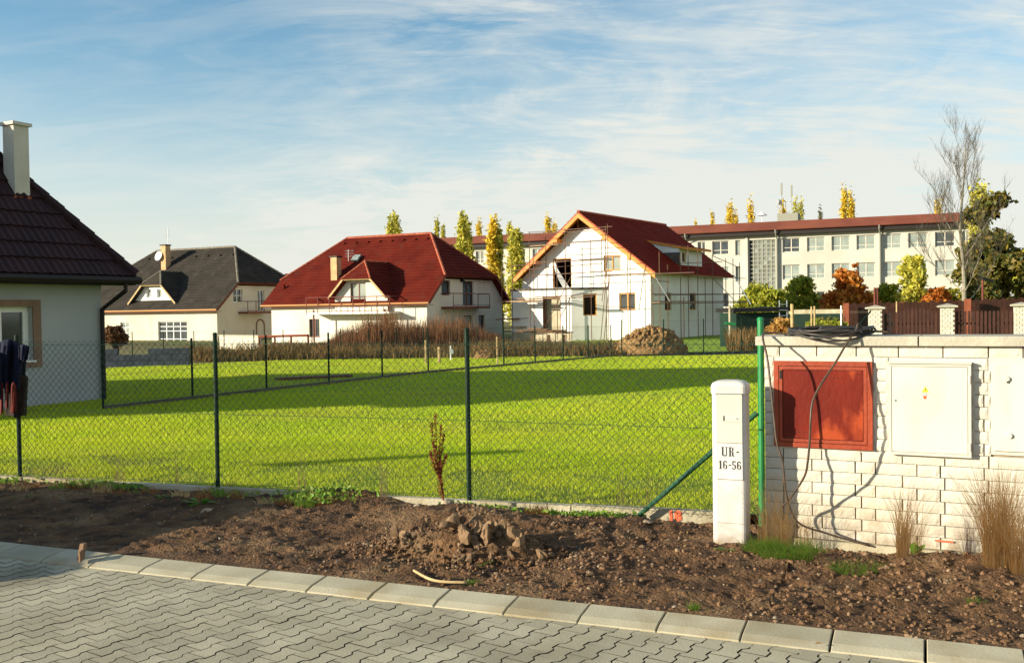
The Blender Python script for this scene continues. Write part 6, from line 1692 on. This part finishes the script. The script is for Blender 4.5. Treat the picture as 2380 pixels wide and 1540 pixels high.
# loose stones
for k, (px_, py_, s_, lb) in enumerate(((345, 1300, 0, ''), (1040, 1190, .05, 'pale flat stone beside the dock plant'), (970, 1190, .035, 'pale stone leaning on the footing left of the dock plant'), (1505, 1218, .03, 'white pebble at the foot of the green brace'), (480, 1186, .035, 'grey stone in the shaded soil left of the mound'))):
    if not s_: continue
    q = G(px_, py_, .07); o_ = link_mesh('stone', rock_mesh('loose_stone', 40+k, MT['pale_stone'], 2, .3), None, (q.x, q.y, soil_h(q.x, q.y)+s_*.3), (0, 0, k), (s_*1.5, s_, s_*.6)); tag(o_, lb, 'stone')
# timber offcut on the kerb
q = G(178, 1278, .09); wt_ = thing('wood_offcut', 'two rough wood offcuts standing on the kerb in the shade at left', 'wood scrap', q)
m = MB(); m.box(q-Z3*.06, Ku*.035, Kn*.03, Z3*.10+Kn*.03); m.build('block', MT['old_wood'], wt_); m = MB(); m.box(q+Ku*.06-Z3*.05, Ku*.012, -Kn*.07-Z3*.01+Ku*.03, Z3*.07); m.build('strip', MT['old_wood'], wt_)
m = MB(); q0_ = G(962, 1325, .05); q1_ = G(1010, 1348, .055); q2_ = G(1085, 1353, .05); m.tube(smooth_pts([q0_, q1_, q2_]), .009, 6); tag(m.build('dry_stalk', MT['pale_wood'], None, True, loc=q1_), 'curved pale reed stalk lying on the kerb edge below the rubble', 'stalk')
q = G(2050+20, 1500, .03)
def leaf_litter(px, py, lb):
    q = G(px, py, .03); m = MB(); m.add([q+Vector((-.02, 0, .005)), q+Vector((0, -.012, .014)), q+Vector((.03, .002, .006)), q+Vector((0, .014, .01))], [(0, 1, 2, 3)]); tag(m.build('fallen_leaf', MT['leaf_orange'], None, loc=q), lb, 'leaf')
leaf_litter(1902, 1497, 'brown fallen leaf in the kerb joint at lower right'); leaf_litter(2290, 1410-7, 'orange fallen leaf on the soil at the right edge')

# ------------------------------------------------------------------ plants on the soil
def straw(name, label, px, py, n, hgt, spread, lean, seed, mt='dry_straw', cat='dry grass', bendx=0, w_=.0018, group='dry grass clumps by the wall', tuft=.05):
    q = G(px, py, .05); z = soil_h(q.x, q.y)-.01; t = thing(name, label, cat, (q.x, q.y, z), group); r = random.Random(seed); V = []; tn = []
    for k in range(n):
        a = r.random()*6.28; rr_ = tuft*math.sqrt(r.random()); p = np.array([q.x+math.cos(a)*rr_, q.y+math.sin(a)*rr_*.6, z]); h_ = hgt*r.uniform(.35, 1.0); lx = (r.gauss(0, spread)+bendx)*h_; ly = r.gauss(0, spread)*h_*.6 + lean*h_
        w = w_*r.uniform(.6, 1.4); pr_ = None; tv = r.random(); 
        for s_ in range(4):
            f0, f1 = s_/4, (s_+1)/4
            A = p+np.array([lx*f0**1.8, ly*f0**1.8, h_*(f0-.12*f0*f0*(abs(lx)+abs(ly))/max(h_, .01)*2)]); B = p+np.array([lx*f1**1.8, ly*f1**1.8, h_*(f1-.12*f1*f1*(abs(lx)+abs(ly))/max(h_, .01)*2)])
            d = np.array([w, w*.5, 0]); k0 = 1-.75*f0; k1 = 1-.75*f1
            V += [A-d*k0, A+d*k0, B+d*k1, B-d*k1]; tn += [tv]*4
    npmesh('stalks', np.array(V), 4, 4, MT[mt], t, attr=np.array(tn)); return t
straw('dry_grass', 'big clump of tall tan dry grass at the right edge of the wall', 2318, 1330, 620, .68, .19, .02, 1, tuft=.085, w_=.0022)
straw('dry_grass', 'dry grass clump cut off by the right frame edge', 2372, 1338, 260, .62, .20, .02, 2, tuft=.06)
straw('dry_grass', 'bundled dry stalks below the white cabinet with the warning sign', 2098, 1308, 190, .55, .20, .02, 3, bendx=.06, tuft=.04)
straw('dry_grass', 'thin wispy dry grass between the utility column and the wall corner', 1800, 1272, 170, .52, .26, .03, 4, tuft=.12, w_=.0019)
straw('dry_grass', 'sparse arching grass stems under the red cabinet', 1850, 1270, 90, .40, .35, .02, 5, tuft=.12, w_=.0012)
straw('dry_grass', 'few arching stems spreading right of the bundled stalks', 2130, 1300, 46, .62, .42, .02, 6, bendx=.1, tuft=.05, w_=.0012)
straw('dry_grass', 'two single thin stalks left of the big dry clump', 2250, 1318, 10, .5, .12, .02, 7, tuft=.04, w_=.0018, mt='dock_seed')
for k, (px_, py_, lb, n_, h_) in enumerate(((700, 1155, 'thin dry weed stalk right of the second fence post', 14, .42), (278, 1125, 'brownish dry weed before the left fence bay', 16, .34), (890, 1165, 'faint dry grass stems left of the dock plant', 14, .40), (1445, 1185, 'very thin tall weed stem before the right fence bay', 10, .62), (1510, 1195, 'pale thin weed right of the thin tall stem', 10, .62), (415, 1135, 'single pale stem left of the second fence post', 4, .42))):
    straw('dry_weed', lb, px_, py_, n_, h_, .12, 0, 20+k, tuft=.05, w_=.0022, group='thin dry weeds along the footing', cat='weed')
def green_tuft(name, label, px, py, n, hgt, tuft, seed, group='green grass tufts on the soil', mt='weed_leaf', spread=.75, w_=.003):
    return straw(name, label, px, py, n, hgt, spread, 0, seed, mt, 'grass tuft', 0, w_, group, tuft)
green_tuft('grass_tuft', 'wide green grass patch under the red cabinet', 1835, 1297, 700, .13, .22, 31)
green_tuft('grass_tuft', 'green grass patch left of the wall footing', 1775, 1290, 260, .12, .14, 32)
green_tuft('grass_tuft', 'small bright grass tuft by the kerb at lower right', 1612, 1410, 60, .07, .03, 33)
green_tuft('grass_tuft', 'green tuft left of the bundled dry stalks', 2000, 1325, 360, .08, .20, 34)
green_tuft('grass_tuft', 'low green tuft beside the curved reed on the kerb', 1095, 1348, 90, .05, .05, 35)
green_tuft('grass_tuft', 'small green sprout at the far right soil', 2270, 1395, 50, .06, .05, 36)
def leafy(name, label, px, py, n, size, rad, seed, group='leafy weeds', mt='weed_leaf', up=.5, parent_z=None):
    q = G(px, py, .07); z = soil_h(q.x, q.y); t = thing(name, label, 'weed', (q.x, q.y, z), group); r = random.Random(seed); 
    for k in range(n):
        a = r.random()*6.28; el = r.uniform(.15, 1.2)*up; ln = size*r.uniform(.6, 1.2); w_ = ln*.24; d = Vector((math.cos(a)*math.cos(el), math.sin(a)*math.cos(el), math.sin(el))); s = Vector((-math.sin(a), math.cos(a), 0))
        b = Vector((q.x, q.y, z))+Vector((math.cos(a), math.sin(a), 0))*rad*r.random(); m = MB(); nn_ = d.cross(s)
        if nn_.z < 0: nn_ = -nn_
        pts = []
        for f, ww_ in ((0, .08), (.25, .75), (.55, 1), (.8, .7), (1, .05)):
            c_ = b+d*ln*f-Z3*ln*.25*f*f; pts.append((c_-s*w_*ww_+nn_*w_*.15, c_, c_+s*w_*ww_+nn_*w_*.15))
        for i in range(4): m.add([pts[i][0], pts[i][1], pts[i+1][1], pts[i+1][0], pts[i][2], pts[i+1][2]], [(0, 1, 2, 3), (1, 4, 5, 2)])
        m.build('leaf', MT[mt], t, smooth=True)
    return t
leafy('leafy_weed', 'dark green broad leaved weed standing against the wall footing', 2125, 1290, 12, .10, .03, 1, up=1.3)
leafy('leafy_weed', 'small broad leaved plant at the foot of the utility column', 1690, 1282, 9, .06, .04, 2)
leafy('leafy_weed', 'large green dock leaves under the second fence post', 470, 1170, 16, .12, .08, 3)
leafy('leafy_weed', 'bright green leaves on top of the soil mound', 700, 1165, 16, .12, .08, 4)
leafy('leafy_weed', 'green weed leaves at the base of the dock plant', 1040, 1188, 14, .09, .08, 5)
leafy('leafy_weed', 'small green weed growing at the foot of the rubble heap', 1120, 1300, 9, .07, .04, 6)
leafy('leafy_weed', 'green weed before the footing in the left bay', 390, 1158, 12, .08, .1, 7)
leafy('leafy_weed', 'low green weed left of the rubble heap', 905, 1225, 9, .05, .05, 8)
leafy('leafy_weed', 'green leaves among soil at the far left below the footing', 60, 1155, 10, .07, .1, 9)
leafy('leafy_weed', 'leafy weed just left of the bright mound leaves', 640, 1160, 10, .08, .1, 10)
straw('red_weed', 'reddish bushy dead weed in front of the footing right of the third post', 1247, 1200, 150, .13, .5, 0, 41, 'weed_red', 'weed', 0, .0025, 'reddish dead weeds', .10)
straw('red_weed', 'small reddish dead weed right of the second fence post', 530, 1138, 40, .16, .5, 0, 42, 'weed_red', 'weed', .3, .002, 'reddish dead weeds', .04)
straw('red_weed', 'reddish weeds along the footing at far left', 215, 1140, 110, .10, .5, 0, 43, 'weed_red', 'weed', 0, .0025, 'reddish dead weeds', .25)
for k in range(16):
    px_ = 30+k*48+random.uniform(-15, 15); sm = ('dry_straw', 'weed_red', 'weed_leaf', 'weed_red')[k % 4]
    lw = ('%s tangled weed, %s from the left in the low row along the footing' % (dict(dry_straw='tan', weed_red='reddish', weed_leaf='green')[sm], 'first second third fourth fifth sixth seventh eighth ninth tenth eleventh twelfth thirteenth fourteenth fifteenth last'.split()[k])).replace('last from the left', 'rightmost')
    straw('low_weed', lw, px_, 1128+px_*.048+random.uniform(2, 16), 60, random.uniform(.07, .16), .6, 0, 60+k, sm, 'weed', 0, .0022, 'small weeds along the left footing', .09)
# low cover along the footing
r = np.random.default_rng(5); n = 5200
s_ = r.random(n)*7.2-.8; c = []
for k in range(n):
    q = FE0+FEd*s_[k]-FEn*(.05+.28*r.random()**1.6)
    if noise.noise(Vector((s_[k]*1.3, 2, 0)))+.15 < r.random()*.55: continue
    c.append((q.x, q.y, soil_h(q.x, q.y)+.02+.03*r.random()))
lit = []
for k in range(380):
    q = on_soil(random.Random(k+900)); lit.append((q[0], q[1], q[2]+.008))
tag(leaves_mesh('leaf_litter', np.array(lit), .012, MT['dry_weed'], None, 'stuff', 16), 'dry leaf and straw litter strewn over the brown soil', 'litter')
tag(leaves_mesh('ground_cover', np.array(c), .020, MT['weed_leaf'], None, 'stuff', 6), 'low green and yellowing weeds creeping along the concrete footing', 'weeds')
# dock plant
q = G(1030, 1185, .08); dk = thing('dock_plant', 'dark red dried dock plant standing in front of the fence', 'plant', (q.x, q.y, soil_h(q.x, q.y)))
r = random.Random(9)
tipx = [(1012, 965), (1003, 985), (1025, 992), (1032, 1010), (1008, 1030), (1037, 1060), (1000, 1050)]
m = MB(); sd_ = []
stem0 = Vector((q.x, q.y, soil_h(q.x, q.y)-.02)); 
kn = P(1023, 1110, q.y)
m.tube(smooth_pts([stem0, P(1030, 1150, q.y), kn]), .007, 6)
for (x_, y_) in tipx:
    tp_ = P(x_, y_, q.y+r.uniform(-.05, .05)); md = P((x_+1021)/2-2, (y_+1110)/2, q.y); pts = smooth_pts([kn, md, tp_], 6); m.tube(pts, .0035, 4, r2=.001); sd_ += pts[1:]
m.build('stem', MT['dock_seed'], dk)
cs = []
for p in sd_:
    for k in range(26): cs.append((p.x+r.gauss(0, .007), p.y+r.gauss(0, .007), p.z+r.gauss(0, .012)))
for k in range(300): f = r.random(); p = stem0.lerp(kn, .35+.65*f); cs.append((p.x+r.gauss(0, .012), p.y+r.gauss(0, .01), p.z+r.gauss(0, .01)))
leaves_mesh('seeds', np.array(cs), .007, MT['dock_seed'], dk, seed=3)

# ------------------------------------------------------------------ unseen car past the left edge, a guess added to cast the kerb shade
cp_ = Vector((-7.35, 7.15, 0)); cu_ = dirv(-26); cn_ = Vector((-cu_.y, cu_.x, 0))
car = thing('parked_car', 'dark blue car parked beyond the left edge, known by its shadow on the kerb', 'car', cp_)
prof = [(-2.0, .25), (-2.05, .62), (-1.9, .88), (-1.35, .95), (-.8, 1.36), (.45, 1.40), (1.0, 1.0), (1.85, .82), (2.05, .6), (2.05, .25)]
def cpt(x, y, z): return cp_+cu_*x+cn_*y+Z3*z
m = MB(); A = [cpt(x, -.8+(.12 if z > 1.1 else 0), z) for x, z in prof]; B = [cpt(x, .8-(.12 if z > 1.1 else 0), z) for x, z in prof]; K = len(prof)
m.add(A+B, [tuple(range(K)), tuple(K+i for i in range(K))[::-1]]+[(i, K+i, K+(i+1) % K, (i+1) % K) for i in range(K)]); m.build('body', MT['car_paint'], car)
for sx in (-1.25, 1.3):
    for sy in (-.78, .78):
        m = MB(); m.tube([cpt(sx, sy-.09, .31), cpt(sx, sy+.09, .31)], .31, 18); m.build('wheel', MT['tyre'], car)
for sy in (-.805, .80):
    m = MB(); m.add([cpt(-.95, sy+(.07 if sy < 0 else -.07), .98), cpt(.8, sy+(.07 if sy < 0 else -.07), .98), cpt(.4, sy+(.10 if sy < 0 else -.10), 1.3), cpt(-.7, sy+(.10 if sy < 0 else -.10), 1.3)], [(0, 1, 2, 3)]); m.build('side_window', MT['glass'], car)
